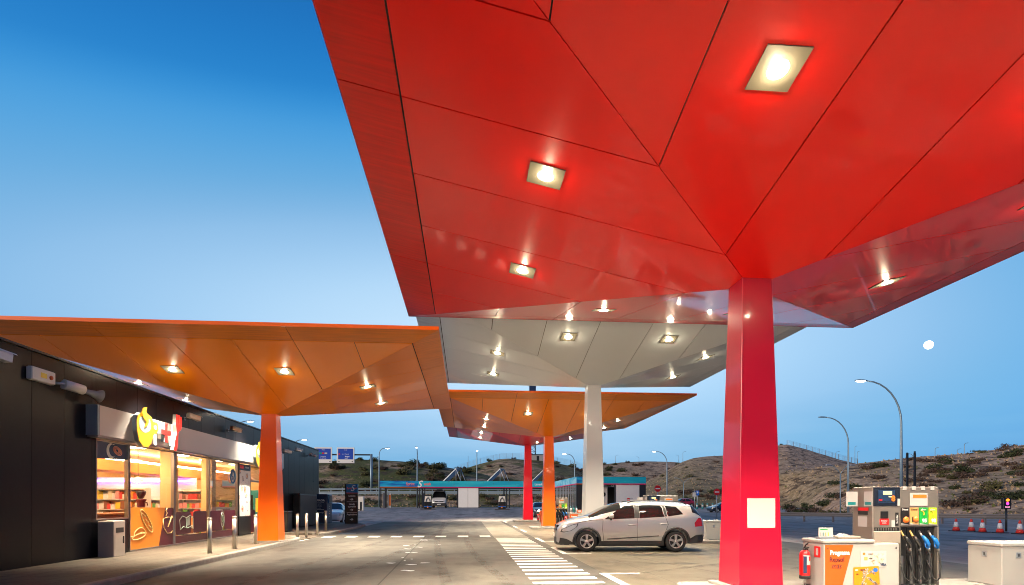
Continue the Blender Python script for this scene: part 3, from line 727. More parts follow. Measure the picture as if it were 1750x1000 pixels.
t = thing('coffee_grinder', 'dark maroon coffee grinder standing on the counter behind the second window', 'grinder', (-10.85, 20.2, 1.212))
b = MB().m(M['maroon']); b.lathe([(.16, 0), (.15, .06), (.11, .1), (.12, .34), (.16, .4), (.16, .44)], n=16); b.build('body', t); b = MB().m(M['dark_metal']); b.lathe([(.06, .445), (.13, .58), (.15, .68), (.13, .71)], n=16); b.build('hopper', t)
b = MB().m(M['maroon']); b.tube([(0, .12, .3), (.06, .24, .32), (.06, .28, .22)], .022); b.build('spout', t)
t = thing('checkout_counter', 'pale wooden checkout counter behind the first shop window', 'counter', (-11.2, 15.0, .142))
b = MB().m(M['cream']); b.box(-.8, 0, 0, 1.7, 0, 1.15); b.build('front', t); b = MB().m(M['plaster']); b.box(-.85, .05, -.03, 1.73, 1.152, 1.20); b.build('worktop', t)
t = thing('price_scanner', 'black hand scanner on a stand on the checkout counter', 'scanner', (-11.3, 16.25, 1.342)); b = MB().m(M['black']); b.cyl(0, 0, 0, .03, .08); b.tube([(0, 0, .03), (0, 0, .3)], .022); b.build('stand', t); b = MB().m(M['black']); b.box(-.06, .06, -.17, .12, .3, .39, .02); b.build('head', t)
t = thing('cooler_cabinet', 'teal drinks cooler with a yellow price board behind the fourth window', 'cooler', (-11.4, 29.9, .142), -PI/2)
b = MB().m(M['teal']); b.box(-.7, 0, 0, 1.5, 0, 2.0, .02); b.build('cabinet', t); b = MB().m(M['dark_glass']); b.box(.001, .012, .1, .72, .3, 1.75); b.build('glass_door', t); b = MB().m(M['yellow']); b.box(.001, .014, .85, 1.4, .9, 1.6); b.build('price_board', t)
for yy, lab in ((16.2, 'nearest orange pendant lamp inside the shop, behind the first window'), (20.3, 'yellow pendant lamp inside the shop, behind the third window')):
    t = thing('pendant_lamp', lab, 'lamp', (-11.0, yy, 2.25), 0, 'pendant lamps in the shop')
    b = MB().m(M['cream']); b.lathe([(.03, .16), (.20, .02), (.21, 0), (.19, .01)], n=18); b.build('lamp_shade', t); b = MB().m(M['dark_metal']); b.tube([(0, 0, .16), (0, 0, 1.08)], .008, 5); b.build('cord', t); b = MB().m(M['ceil_light']); b.lathe([(.0, -.03), (.06, 0), (.05, .05), (0, .08)], n=10); b.build('bulb', t)
# illuminated signs on the band (3-D letters with lit faces)
def logo(b, poly, x0, x1, face_m, side_m):
    b.m(side_m).prism(poly, 'x', x0, x1-.012); b.m(face_m).prism(poly, 'x', x1-.0115, x1)
def cup_sign(y, z, label):
    t = thing('cup_sign', label, 'sign', (-9.2, y, z), 0, 'lit cup signs on the silver band')
    out = [(-.42, .18), (-.40, -.10), (-.30, -.36), (-.10, -.50), (.14, -.50), (.30, -.38), (.42, -.12), (.62, -.04), (.70, .12), (.62, .26), (.42, .26), (.30, .38), (.05, .46), (-.2, .44), (-.36, .34)]
    b = MB(); logo(b, out, .03, .16, M['glow_or'], M['sign_side']); b.build('cup', t)
    b = MB().m(M['sign_side']); b.prism(ell(-.03, .13, .31, .24), 'x', .161, .166); b.build('coffee', t)
    b = MB().m(M['sign_side']); b.prism(ell(.52, .11, .09, .07), 'x', .161, .166); b.build('handle_opening', t)
    b = MB(); fl = [(-.14, .32), (-.22, .46), (-.14, .58), (.04, .62), (-.02, .50), (.12, .34), (.10, .14), (-.08, .03), (.02, .20)]
    logo(b, fl, .167, .19, M['glow_or'], M['glow_or']); b.build('steam', t)
    b = MB().m(M['glow_wh']); b.prism([(p[0]*.86, p[1]*.86) for p in out], 'x', .004, .02); b.build('halo', t)
    return t
cup_sign(17.05, 3.62, 'lit yellow coffee cup sign beside the red plus, nearest on the silver band'); cup_sign(26.1, 3.60, 'lit yellow coffee cup sign half hidden behind the orange column')
t = thing('plus_sign', 'lit red plus sign between the cup sign and the red fork', 'sign', (-9.2, 18.2, 3.66)); b = MB()
pl = [(-.07, .28), (.07, .28), (.07, .07), (.28, .07), (.28, -.07), (.07, -.07), (.07, -.30), (-.07, -.30), (-.07, -.07), (-.28, -.07), (-.28, .07), (-.07, .07)]
logo(b, pl, .04, .16, M['glow_rd'], M['sign_side']); b.build('plus', t); b = MB().m(M['glow_wh']); b.prism([(-.2, -.2), (.2, -.2), (.2, .2), (-.2, .2)], 'x', .004, .02); b.build('halo', t)
t = thing('fork_sign', 'lit red fork sign right of the red plus on the silver band', 'sign', (-9.2, 18.78, 3.7)); b = MB()
fk = [(-.16, -.52), (-.06, -.56), (.04, -.50), (.13, .06), (.30, .16), (.34, .30), (.32, .56), (.25, .56), (.24, .32), (.20, .32), (.20, .60), (.13, .60), (.12, .32), (.08, .32), (.07, .60), (.0, .60), (-.02, .26), (.03, .12), (.05, .05)]
logo(b, fk, .06, .17, M['glow_rd'], M['sign_pale']); b.build('fork', t); b = MB().m(M['glow_wh']); b.prism([(-.1, -.4), (.05, -.4), (.2, .3), (.05, .3)], 'x', .004, .02); b.build('halo', t)

# things fixed to the shop wall
def camera_thing(y, z, label, housing, dirv=(.35, .9, -.15), L=.5, r=.075):
    t = thing('security_camera', label, 'camera', (-9.5, y, z), 0, 'cameras on the shop wall')
    b = MB().m(M['galv']); b.box(0, .02, -.05, .05, -.05, .05); b.tube([(.02, 0, 0), (.22, .02, -.02), (.28, .02, .04)], .022); b.build('bracket', t)
    d = Vector(dirv).normalized(); p = Vector((.28, .02, .06)); s_ = d.cross(Vector((0, 0, 1))).normalized(); u = s_.cross(d)
    b = MB().m(housing)
    def rg(c, a, e): return [c + s_*x + u*z_ for x, z_ in ((-a, -e), (a, -e), (a, e*.6), (a*.6, e), (-a*.6, e), (-a, e*.6))]
    b.loft([rg(p-d*L*.45, r*.9, r), rg(p+d*L*.5, r, r*1.05)]); b.build('housing', t)
    b = MB().m(housing); b.loft([rg(p-d*L*.4+u*.025, r*1.15, r*.9)[2:6], rg(p+d*L*.62+u*.025, r*1.15, r*.95)[2:6]], closed=False, cap=False); b.build('sun_shield', t)
    b = MB().m(M['dark_glass']); b.loft([rg(p+d*(L*.5+.002), r*.8, r*.8), rg(p+d*(L*.5+.012), r*.75, r*.75)]); b.build('lens', t)
    return t
camera_thing(12.0, 4.42, 'silver security camera high on the dark wall, nearest to the viewer', M['white'], (.25, .95, -.12), .62, .09)
camera_thing(20.3, 4.38, 'white security camera above the silver band right of the fork sign', M['white'])
camera_thing(23.9, 4.42, 'bronze security camera above the silver band near the orange column', M['beige'])
camera_thing(30.6, 4.12, 'cream security camera just right of the orange column', M['cream'], (.5, .8, -.1)); camera_thing(32.6, 4.38, 'white security camera on the far part of the wall, above the cream one', M['white']); camera_thing(35.6, 4.35, 'small grey security camera at the far end of the shop wall', M['grey'])
t = thing('alarm_box', 'grey alarm box with a yellow label on the dark wall', 'alarm box', (-9.5, 13.24, 4.22)); b = MB().m(M['cream']); b.box(0, .14, 0, .72, 0, .29, .02); b.build('case', t); b = MB().m(M['yellow']); b.box(.141, .145, .25, .43, .09, .20); b.build('label_plate', t); b = MB().m(M['orange']); b.lathe([(.05, .141), (.05, .16), (.03, .175), (0, .178)], c=(0, .56, .14), axis='x', n=14); b.build('indicator', t)
t = thing('wall_floodlight', 'cream cylinder floodlight between the alarm box and the horn', 'floodlight', (-9.5, 14.2, 4.28)); b = MB().m(M['galv']); b.tube([(0, -.15, .02), (.2, 0, .03)], .03); b.build('bracket', t); b = MB().m(M['cream']); b.tube([(.16, -.02, .02), (.32, .42, -.03)], .115, 18); b.build('body', t)
t = thing('horn_speaker', 'grey horn speaker on the wall above the silver band corner', 'speaker', (-9.5, 14.85, 4.25)); b = MB().m(M['galv']); b.tube([(0, -.1, .02), (.2, .02, .02)], .022); b.build('bracket', t)
b = MB().m(M['grey']); pts = [Vector((.15, .0, .03)), Vector((.22, .12, .01)), Vector((.30, .28, -.02)), Vector((.35, .38, -.04))]; b.tube(pts, [.05, .065, .10, .165], 20); b.build('horn', t)
t = thing('litter_bin', 'stainless steel litter bin under the first shop window', 'bin', (-9.42, 15.55, .13)); M['binsteel'] = mat('bin_steel', (.50, .46, .42), .38, .35, noise=(4, .08)); b = MB().m(M['binsteel']); b.box(0, .40, 0, .50, 0, .93, .012); b.build('body', t); b = MB().m(M['dark_metal']); b.box(.401, .404, .08, .42, .62, .75); b.build('slot', t); b = MB().m(M['binsteel']); b.box(.4, .407, .04, .46, .2, .58); b.build('door', t); b = MB().m(M['dark_metal']); b.box(.408, .425, .38, .41, .33, .52); b.build('handle', t)
for k, (x, y) in enumerate([(-7.03, 16.44), (-6.98, 18.02), (-7.04, 19.96), (-6.99, 24.6), (-6.66, 24.75), (-6.66, 26.5), (-6.88, 29.05)]):
    labs = ['steel bollard in front of the third shop window, nearest to the viewer', 'second steel bollard, in front of the fourth shop window', 'steel bollard hard by the left side of the orange column', 'steel bollard in front of the black bin, right of the orange column', 'steel bollard between the black bin and the blue container', 'steel bollard in front of the left half of the blue container', 'farthest steel bollard, before the right edge of the blue container']
    if k == 0:
        bo = thing('bollard', labs[0], 'bollard', (x, y, .13), 0, 'steel bollards along the kerb'); b = MB().m(M['steel']); b.cyl(0, 0, 0, .93, .058, n=24); b.build('post', bo)
        b = MB().m(M['steel']); b.lathe([(.058, .931), (.066, .933), (.066, .972), (.05, .99), (0, .995)], n=24); b.build('cap', bo)
    else:
        o = copy_tree(bo); o.location = (x, y, .13 if not 24.2 < y < 26.6 else .06); o['label'] = labs[k]
t = thing('waste_bin', 'black waste bin against the wall behind the first far bollard', 'bin', (-8.75, 28.3, .13)); b = MB().m(M['black']); b.box(-.35, .35, -.3, .35, 0, .92, .03); b.build('body', t); b = MB().m(M['dark_metal']); b.box(-.38, .38, -.33, .38, .922, .98, .02); b.build('lid', t); b = MB().m(M['red']); b.lathe([(.04, 0), (.04, .01), (0, .012)], c=(.0, -.312, .72), axis='y', n=12); b.build('badge', t)
t = thing('clothes_bank', 'navy clothing donation container with white lettering behind the bollards', 'container', (-9.25, 37.3, .13)); b = MB().m(M['navy']); b.box(-.95, .52, -.15, 1.2, .06, 1.92, .03); b.build('body', t); b = MB().m(mat('chute_blue', (.02, .10, .22), .4)); b.box(.52, .60, .1, 1.0, 1.35, 1.88, .02); b.build('chute', t); b = MB().m(M['black']); b.box(.601, .604, .2, .9, 1.42, 1.8); b.build('opening', t)
M['lett'] = mat('white_lettering', (.8, .8, .8), .5)
text('lettering', 'ROPA USADA', .17, M['lett'], t, (-.15, -.153, 1.52), bold=.004)
for k, (s_, z_) in enumerate((('Deposita aqui la', 1.30), ('ropa y el calzado', 1.17), ('que ya no uses', 1.04))): text('lettering', s_, .10, M['lett'], t, (-.15, -.153, z_))
b = MB().m(M['lett']); b.box(-.62, .33, -.153, -.150, 1.40, 1.42); b.box(-.62, .33, -.153, -.150, .92, .945); b.box(-.62, -.45, -.153, -.150, .68, .83); b.build('rule_lines', t)
text('lettering', 'mano amiga', .12, M['lett'], t, (.02, -.153, .755))
for k in range(5): text('lettering', 'ropa limpia', .07, M['lett'], t, (.523, .5, 1.15-.16*k), FX_ROT)
t = thing('dark_container', 'nearly black metal container between the wall and the navy clothes bank', 'container', (-9.2, 32.5, .13)); b = MB().m(M['dark_metal']); b.box(-.28, .12, 0, 3.6, .05, 1.85, .03); b.build('body', t); b = MB().m(M['black']); b.box(-.26, .10, .02, 3.58, 1.852, 1.90); b.build('lid', t)
# direction pylon
t = thing('direction_pylon', 'brown pylon sign with three white arrows and a blue header', 'sign', (-7.45, 38.4, .13), 0)
b = MB().m(M['black']); b.box(-.42, -.33, -.06, .2, 0, 2.6); b.build('side_post', t)
b = MB().m(mat('brown_sign', (.030, .022, .018), .45)); b.box(-.329, .40, -.05, .18, 0, 1.98); b.build('panel', t)
b = MB().m(mat('header_blue', (.01, .16, .38), .4)); b.box(-.329, .40, -.05, .18, 2.03, 2.6); b.m(M['red']).box(-.329, .40, -.053, .18, 1.985, 2.028); b.build('header', t)
M['sal'] = mat('salmon_lettering', (.85, .16, .12), .5)
text('lettering', 'Sprint', .17, M['sal'], t, (-.13, -.053, 2.32), bold=.006, sx=.8); text('lettering', 'wash', .17, M['sal'], t, (.24, -.053, 2.32), bold=.006, sx=.7); text('emblem', 'S', .55, M['lett'], t, (.06, -.056, 2.31), shear=.3, bold=.004)
for s_, z_ in (('Lavados', 1.82), ('Lavado', 1.28), ('a presión', 1.12), ('Aspiradores', .60)): text('lettering', s_, .16, M['lett'], t, (.035, -.053, z_), bold=.004, sx=.85)
for z_ in (1.60, .90, .28):
    b = MB().m(M['lett']); b.prism([(-.10, z_-.022), (.03, z_-.022), (.0, z_-.075), (.04, z_-.075), (.13, z_), (.04, z_+.075), (0, z_+.075), (.03, z_+.022), (-.10, z_+.022)], 'y', -.054, -.050); b.build('arrow', t)
b = MB().m(M['lett']); b.box(-.30, .37, -.053, -.050, 1.42, 1.44); b.box(-.30, .37, -.053, -.050, .73, .75); b.build('rule_lines', t)
# ---------------------------------------------------------------- pumps and island furniture
M['ped'] = mat('pedestal_white', (.375, .37, .355), .32, noise=(4, .04))
M['paper'] = mat('paper', (.48, .47, .46), .6)
M['screen'] = mat('pump_display', (.012, .016, .028), .2)
M['lcd'] = mat('lit_display', (.55, .52, .25), .3, emit=((.75, .68, .30), .6))
M['steelb'] = mat('satin_beige_steel', (.295, .262, .232), .38, .55, noise=(5, .08))
M['gold'] = mat('diesel_gold', (.62, .36, .12), .4)
M['ball'] = mat('orange_ball', (.85, .20, .03), .3)
M['nozblue'] = mat('nozzle_blue', (.01, .16, .52), .35)
def fuel_pump(x, y, label):
    """front faces -Y, local x 0..1.2"""
    t = thing('fuel_pump', label, 'fuel pump', (x, y, .13), 0, 'fuel pumps on the islands')
    b = MB().m(M['steelb']); b.box(0, .478, 0, .52, .0, 1.68, .012); b.build('cabinet', t)
    b = MB().m(M['steelb']); b.box(.482, 1.2, .10, .52, .0, 1.0); b.box(.482, 1.2, 0, .52, 1.0, 1.68, .012); b.box(1.165, 1.2, 0, .10, 0, 1.0); b.box(.482, .50, 0, .10, 0, 1.0); b.build('nozzle_housing', t)
    b = MB().m(M['screen']); b.box(.0, .478, -.022, -.001, 1.35, 1.672, .008); h_ = b.build('display_head', t)
    b = MB().m(M['navy']); b.box(.08, .38, -.025, -.0225, 1.40, 1.62); b.build('screen', h_)
    b = MB().m(M['lcd']); b.box(.165, .325, -.028, -.0255, 1.545, 1.605); b.box(.265, .325, -.028, -.0255, 1.50, 1.52); b.build('price_readout', h_)
    text('pump_number', '8', .13, M['ball'], h_, (.345, -.030, 1.475), bold=.006)
    b = MB().m(M['red']); b.prism(ell(.12, 1.455, .035, .014), 'y', -.028, -.0255); b.build('badge', h_)
    b = MB().m(M['black']); [b.box(.11+.065*k, .155+.065*k, -.028, -.0255, 1.418, 1.432) for k in range(4)]; b.build('keys', h_)
    b = MB().m(M['paper']); b.box(.425, .470, -.027, -.0225, 1.355, 1.475); b.build('sticker', h_)
    b = MB().m(M['steelb']); b.box(.015, .475, -.012, -.001, .99, 1.345); p = b.build('card_panel', t)
    b = MB().m(M['black']); b.box(.125, .265, -.024, -.0125, 1.14, 1.265, .006); b.build('card_reader', p); b = MB().m(M['black']); b.box(.395, .45, -.018, -.0125, 1.015, 1.24); b.build('instruction_strip', p)
    b = MB().m(M['red']); b.box(.115, .275, -.018, -.0125, 1.03, 1.137); b.build('red_notice', p)
    text('lettering', 'PAGO', .04, M['lett'], p, (.19, -.019, 1.10)); text('lettering', 'tarjeta', .03, M['lett'], p, (.19, -.019, 1.065)); text('lettering', 'Surtidor', .045, M['lett'], p, (.422, -.019, 1.13), (PI/2, -PI/2, 0))
    b = MB().m(M['paper']); b.box(.325, .385, -.016, -.0125, .995, 1.11); b.build('sticker', p)
    b = MB().m(M['black']); b.box(.02, .47, -.006, -.001, .93, .985); [b.m(M['steelb']).box(.03+.03*k, .04+.03*k, -.009, -.0065, .935, .98) for k in range(14)]; b.build('grille', t)
    b = MB().m(M['beige']); b.box(.0, .478, -.035, -.001, .72, .925, .01); b.build('lower_panel', t)
    # left flank: reader, keypad plate, notices
    b = MB().m(M['red']); b.box(-.006, -.001, .10, .36, 1.27, 1.325); b.m(M['black']).box(-.006, -.001, .11, .36, 1.20, 1.262); b.m(M['red']).prism(ell(.13, 1.52, .04, .035), 'x', -.006, -.001); b.m(M['paper']).box(-.006, -.001, .14, .36, .99, 1.17); b.build('flank_reader', t)
    b = MB().m(M['paper']); b.box(-.012, -.002, .00, .20, 1.345, 1.60); b.m(M['teal']).box(-.015, -.0125, .03, .17, 1.37, 1.42); b.build('notice_sheet', t)
    b = MB().m(M['paper']); b.box(-.30, -.09, .25, .256, 1.345, 1.60); b.m(M['teal']).box(-.27, -.13, .246, .2495, 1.37, 1.42); b.build('notice_sheet', t)
    # four product panels over four nozzle bays
    cols = [M['black'], M['gold'], M['green'], M['lime']]; num = [None, '10', '95', '98']; nm = ['Diesel', 'Diesel', 'efitec', 'efitec']
    b = MB().m(M['paper']); [b.box(.535+.168*k, .605+.168*k, -.006, .03, 1.625, 1.688) for k in range(4)]; b.build('tab', t)
    b = MB().m(M['paper']); b.box(.665, .985, -.007, -.002, 1.355, 1.575); b.m(M['ball']).box(.72, .965, -.010, -.0075, 1.49, 1.545); b.build('price_notice', t)
    for k in range(4):
        x0 = .50+.168*k
        b = MB().m(cols[k]); b.box(x0, x0+.148, -.010, -.001, 1.035, 1.325); b.m(M['paper']).prism([(x0+.001, 1.036), (x0+.147, 1.036), (x0+.001, 1.058)], 'y', -.013, -.0105); pn = b.build('product_panel', t)
        text('lettering', nm[k], .045, M['lett'] if k != 1 else M['black'], pn, (x0+.072, -.012, 1.29))
        if k == 0: b = MB().m(M['ball']); b.lathe([(0, -.03), (.03, -.026), (.052, -.012), (.056, 0)], c=(x0+.09, -.0105, 1.115), axis='y', n=18); b.build('ball', pn)
        elif k == 1:
            text('number', '1', .12, M['black'], pn, (x0+.045, -.012, 1.12), bold=.004); b = MB().m(M['ball']); b.lathe([(0, -.03), (.03, -.026), (.045, -.012), (.05, 0)], c=(x0+.10, -.0105, 1.12), axis='y', n=18); b.build('ball', pn)
        else:
            text('number', num[k], .085, M['lett'], pn, (x0+.088, -.012, 1.10), bold=.004); b = MB().m(M['yellow']); b.tube([(x0+.03+.05*math.cos(a), -.012, 1.22+.05*math.sin(a)) for a in [R(100-22*i) for i in range(7)]], .009, 6); b.build('arc', pn)
        b = MB().m(M['black']); b.box(x0-.002, x0+.150, .06, .098, .02, .985); b.m(M['steel']).box(x0+.035, x0+.075, .03, .058, .02, .50); b.build('nozzle_bay', t)
        # nozzle: spout in the boot, grip and guard, hose
        nb = M['nozblue'] if k > 1 else M['black']; cx = x0+.075
        q = MB().m(M['steel'] if k > 1 else M['gold']); q.tube([(cx-.035, .05, .93), (cx-.02, .02, .86), (cx+.005, -.02, .78)], [.014, .017, .02], 8); n_ = q.build('nozzle', t)
        q = MB().m(nb); q.tube([(cx-.01, .0, .84), (cx+.015, -.045, .77), (cx+.055, -.05, .70), (cx+.068, -.035, .62)], [.022, .035, .030, .018], 10); q.tube([(cx+.005, -.03, .74), (cx-.02, -.07, .66), (cx+.05, -.06, .62)], .008, 6); q.build('grip', n_)
        q = MB().m(M['rubber']); q.tube([(cx+.068, -.035, .63), (cx+.085, -.05, .50), (cx+.09, -.07, .32), (cx+.06, -.09, .14), (cx+.0, -.09, .08), (cx-.05, -.06, .14), (cx-.06, .0, .32), (cx-.06, .05, .42)], .0125, 8); q.build('hose', t)
        q = MB().m(M['steel']); q.cyl(cx+.07, -.037, .585, .64, .022, n=10); q.build('coupling', n_)
    return t
def pedestal(x, y, label):
    """island cabinet, local x 0..1.31, front faces -Y"""
    t = thing('island_cabinet', label, 'cabinet', (x, y, .13), 0, 'advert cabinets beside the pumps')
    b = MB().m(M['ped']); b.box(0, 1.31, 0, .60, 0, .735, .015); b.build('body', t)
    b = MB().m(M['ped']); b.box(-.02, .88, -.02, .62, .737, .80, .018); b.build('lid', t)
    b = MB().m(M['orange']); b.prism([(.015, .0), (.30, .0), (.50, .715), (.015, .715)], 'y', -.006, -.001); p = b.build('orange_panel', t)
    text('lettering', 'Programa', .105, M['lett'], p, (.265, -.0085, .585), bold=.004, sx=.82); text('lettering', 'Repsol', .105, M['maroon'], p, (.215, -.0085, .475), sx=.9, bold=.001); text('lettering', 'más', .12, M['maroon'], p, (.205, -.0085, .365), shear=.3, sx=.9)
    b = MB().m(M['paper']); b.box(.63, 1.075, -.006, -.001, .35, .61); p = b.build('white_card', t)
    b = MB().m(M['ball']); b.prism(ell(.685, .565, .022, .022), 'y', -.009, -.0065); b.m(M['gold']).box(.685, .745, -.009, -.0065, .46, .515); b.m(mat('pale_peach', (.85, .60, .42), .6))
    rnd = random.Random(3)
    for k in range(60): cx, cz = rnd.uniform(.78, 1.03), rnd.uniform(.39, .58); r_ = rnd.uniform(.006, .016); b.prism(ell(cx, cz, r_, r_, 0, 0, 2*PI, 6)[:-1], 'y', -.0085, -.0065)
    b.build('card_print', p); text('lettering', 'VISA', .05, M['navy'], p, (1.02, -.0085, .385), bold=.002); text('lettering', 'repsol', .035, M['dark_metal'], p, (.80, -.0085, .565)); text('lettering', 'más', .035, M['dark_metal'], p, (.80, -.0085, .49))
    b = MB().m(mat('card_amber', (.70, .24, .008), .45)); b.prism([(.505, .045), (.955, .065), (.935, .365), (.497, .345)], 'y', -.0145, -.0075); p = b.build('orange_card', t)
    b = MB().m(M['paper']); leg1 = [(.645, .06), (.72, .06), (.745, .33), (.675, .33)]
    for k in range(130):
        u, v = rnd.random(), rnd.random()
        if k < 60: cx, cz = .635+.03*v+.09*u, .06+.27*v
        elif k < 100: cx, cz = .74+.16*(1-v)+.05*u-.02, .06+.12*v
        else: cx, cz = .75+.12*u, .30-.10*abs(u-.5)-.03*v
        r_ = rnd.uniform(.006, .014); b.prism(ell(cx, cz, r_, r_, 0, 0, 2*PI, 6)[:-1], 'y', -.0172, -.015)
    b.m(M['blue']).prism(ell(.875, .30, .042, .035), 'y', -.0195, -.0175); b.m(M['paper']).prism(ell(.55, .30, .028, .014), 'y', -.0172, -.015); b.build('card_print', p)
    text('lettering', 'repsol', .035, M['maroon'], p, (.65, -.0172, .305), bold=.002); text('lettering', 'más', .032, M['maroon'], p, (.56, -.0172, .235))
    b = MB().m(M['dark_metal']); b.lathe([(.012, 0), (.012, -.006), (0, -.008)], c=(.06, -.006, .665), axis='y', n=10); b.lathe([(.014, 0), (.014, -.006), (0, -.008)], c=(1.25, -.001, .66), axis='y', n=10); b.build('lock', t)
    b = MB().m(M['red']); b.box(-.006, -.001, .10, .26, .50, .68); b.m(M['paper']).box(-.009, -.0065, .15, .21, .53, .65); b.build('extinguisher_sign', t)
    return t
def extinguisher(x, y, z, label, pale=False):
    t = thing('fire_extinguisher', label, 'fire extinguisher', (x, y, z), 0, 'fire extinguishers on the island cabinets')
    b = MB().m(M['red']); b.lathe([(.078, .05), (.085, .07), (.085, .40), (.07, .455), (.03, .485)], n=20); b.build('cylinder', t)
    b = MB().m(M['rubber']); b.lathe([(.0, 0), (.088, .005), (.088, .05), (.08, .062)], n=20); b.build('base', t)
    b = MB().m(M['paper']); b.loft([[(.0855*math.cos(a), .0855*math.sin(a), z_) for a in [R(-135+12*k) for k in range(11)]] for z_ in (.24, .40)], cap=False, closed=False)
    b.m(M['navy']).loft([[(.0865*math.cos(a), .0865*math.sin(a), z_) for a in [R(-135+12*k) for k in range(4)]] for z_ in (.10, .385)], cap=False, closed=False); b.m(M['red']).loft([[(.0865*math.cos(a), .0865*math.sin(a), z_) for a in [R(-75+12*k) for k in range(4)]] for z_ in (.31, .38)], cap=False, closed=False); b.build('label_sticker', t, fix=False)
    b = MB().m(M['black']); b.tube([(0, 0, .48), (0, 0, .53)], .022, 8); b.tube([(0, 0, .53), (-.02, -.06, .57), (.0, -.12, .62)], .012, 6); b.tube([(0, 0, .52), (.02, -.09, .53)], .010, 6); b.build('valve', t)
    b = MB().m(M['rubber']); b.tube([(.0, .02, .51), (.07, .05, .50), (.10, .04, .40), (.095, .03, .28)], .012, 8); b.build('hose', t)
    return t
def leaflet_holder(x, y, z, label):
    t = thing('leaflet_holder', label, 'leaflet holder', (x, y, z), 0, 'leaflet holders on the island cabinets')
    b = MB().m(M['galv']); b.box(-.13, .13, -.04, .08, 0, .035); b.build('tray', t)
    b = MB().m(M['paper']); b.box(-.125, .125, .0, .012, .036, .19); c = b.build('leaflet', t)
    b = MB(); [b.m(mm).box(-.10+.045*k, -.085+.045*k, -.003, -.001, .05, .11) for k, mm in enumerate((M['grey'], M['teal'], M['gold'], M['yellow']))]; b.m(M['green']).box(-.10, .03, -.003, -.001, .155, .168); b.build('print', c)
    return t
def paper_tray(x, y, z, label):
    t = thing('paper_tray', label, 'tray', (x, y, z), 0, 'paper trays on the island cabinets')
    b = MB().m(M['beige']); b.box(-.2, .2, -.13, .13, 0, .045, .006); b.build('tray', t); b = MB().m(M['paper']); b.prism([(-.12, .046), (.02, .046), (-.01, .07), (-.06, .085)], 'y', -.1, .06); b.build('wipes', t)
    return t
def service_box(x, y, w, label):
    t = thing('service_box', label, 'cabinet', (x, y, .13), 0, 'plain white service boxes on the islands')
    b = MB().m(M['ped']); b.box(0, w, 0, .66, 0, .665, .012); b.build('body', t); b = MB().m(M['ped']); b.box(-.012, w+.012, -.012, .672, .667, .73, .012); b.build('lid', t)
    for px in ((.30,) if w < 1 else (.30, .85)):
        b = MB().m(M['galv']); b.box(px-.045, px+.045, -.006, -.001, .48, .57); b.m(M['black']).box(px-.008, px+.012, -.009, -.0065, .50, .55); b.build('lock', t)
    b = MB().m(M['galv']); b.box(-.006, -.001, .28, .37, .48, .57); b.m(M['black']).box(-.009, -.0065, .315, .335, .50, .55); b.build('lock', t)
    return t
fuel_pump(6.89, 9.2, 'fuel pump with four hoses beside the red column, nearest to the viewer'); fuel_pump(6.82, 21.1, 'fuel pump whose top shows above the silver car roof')
fp = fuel_pump(4.76, 33.05, 'fuel pump with dark hoses just right of the far orange column')
pedestal(5.86, 8.95, 'white cabinet with an orange panel and card adverts, right of the red column'); pedestal(5.97, 32.6, 'white cabinet with an orange panel, beside the white column and far pump')
extinguisher(5.68, 9.20, .26, 'red fire extinguisher on the left side of the nearest advert cabinet'); extinguisher(5.80, 32.8, .26, 'small red fire extinguisher left of the far advert cabinet')
leaflet_holder(6.02, 9.15, .931, 'leaflet holder with coloured bars on the nearest advert cabinet'); paper_tray(6.42, 9.25, .931, 'beige paper tray beside the leaflet holder on the nearest cabinet')
for k, (dx, mm, lab) in enumerate(((.12, 'paper', 'white bottle standing on the far advert cabinet, left one'), (.30, 'teal', 'teal bottle standing on the far advert cabinet'), (.46, 'paper', 'white bottle standing on the far advert cabinet, right of the teal one'))):
    t = thing('bottle', lab, 'bottle', (5.97+dx, 32.85, .931), 0, 'bottles on the far cabinet'); b = MB().m(M[mm]); b.lathe([(.06, 0), (.06, .22), (.03, .28)], n=12); b.build('body', t); b = MB().m(M['teal']); b.cyl(0, 0, .281, .36, .025, n=8); b.build('cap', t)
t = thing('counter_box', 'orange leaflet box on the far advert cabinet', 'box', (6.62, 32.85, .931)); b = MB().m(M['orange']); b.box(-.16, .22, -.1, .2, 0, .16, .01); b.build('body', t); b = MB().m(M['paper']); b.box(-.12, .05, -.106, -.101, .03, .13); b.build('notice', t)
service_box(8.98, 8.93, 1.25, 'plain white service box at the right edge, nearest'); service_box(9.0, 20.85, 1.2, 'plain white service box behind the silver car tail')
t = thing('blank_plate', 'square white plate fixed to the front of the red column', 'plate', (4.80, 8.985, 1.37)); b = MB().m(M['paper']); b.box(-.235, .235, -.016, -.004, -.24, .24); b.m(M['galv']); [b.lathe([(.01, -.016), (.01, -.019), (0, -.02)], c=(a_*.215, 0, c_*.22), axis='y', n=8) for a_ in (-1, 1) for c_ in (-1, 1)]; b.build('plate', t)
# orange island cabinet end with extinguisher near the far red column
t = thing('island_cabinet', 'small orange cabinet seen left of the far orange column', 'cabinet', (5.42, 41.2, .06), 0, 'advert cabinets beside the pumps'); b = MB().m(M['orange']); b.box(0, .7, 0, .5, 0, .85, .01); b.build('body', t); b = MB().m(M['ped']); b.box(-.02, .72, -.02, .52, .852, .9); b.build('lid', t)
extinguisher(5.25, 41.2, .2, 'distant red fire extinguisher beside the small orange cabinet')
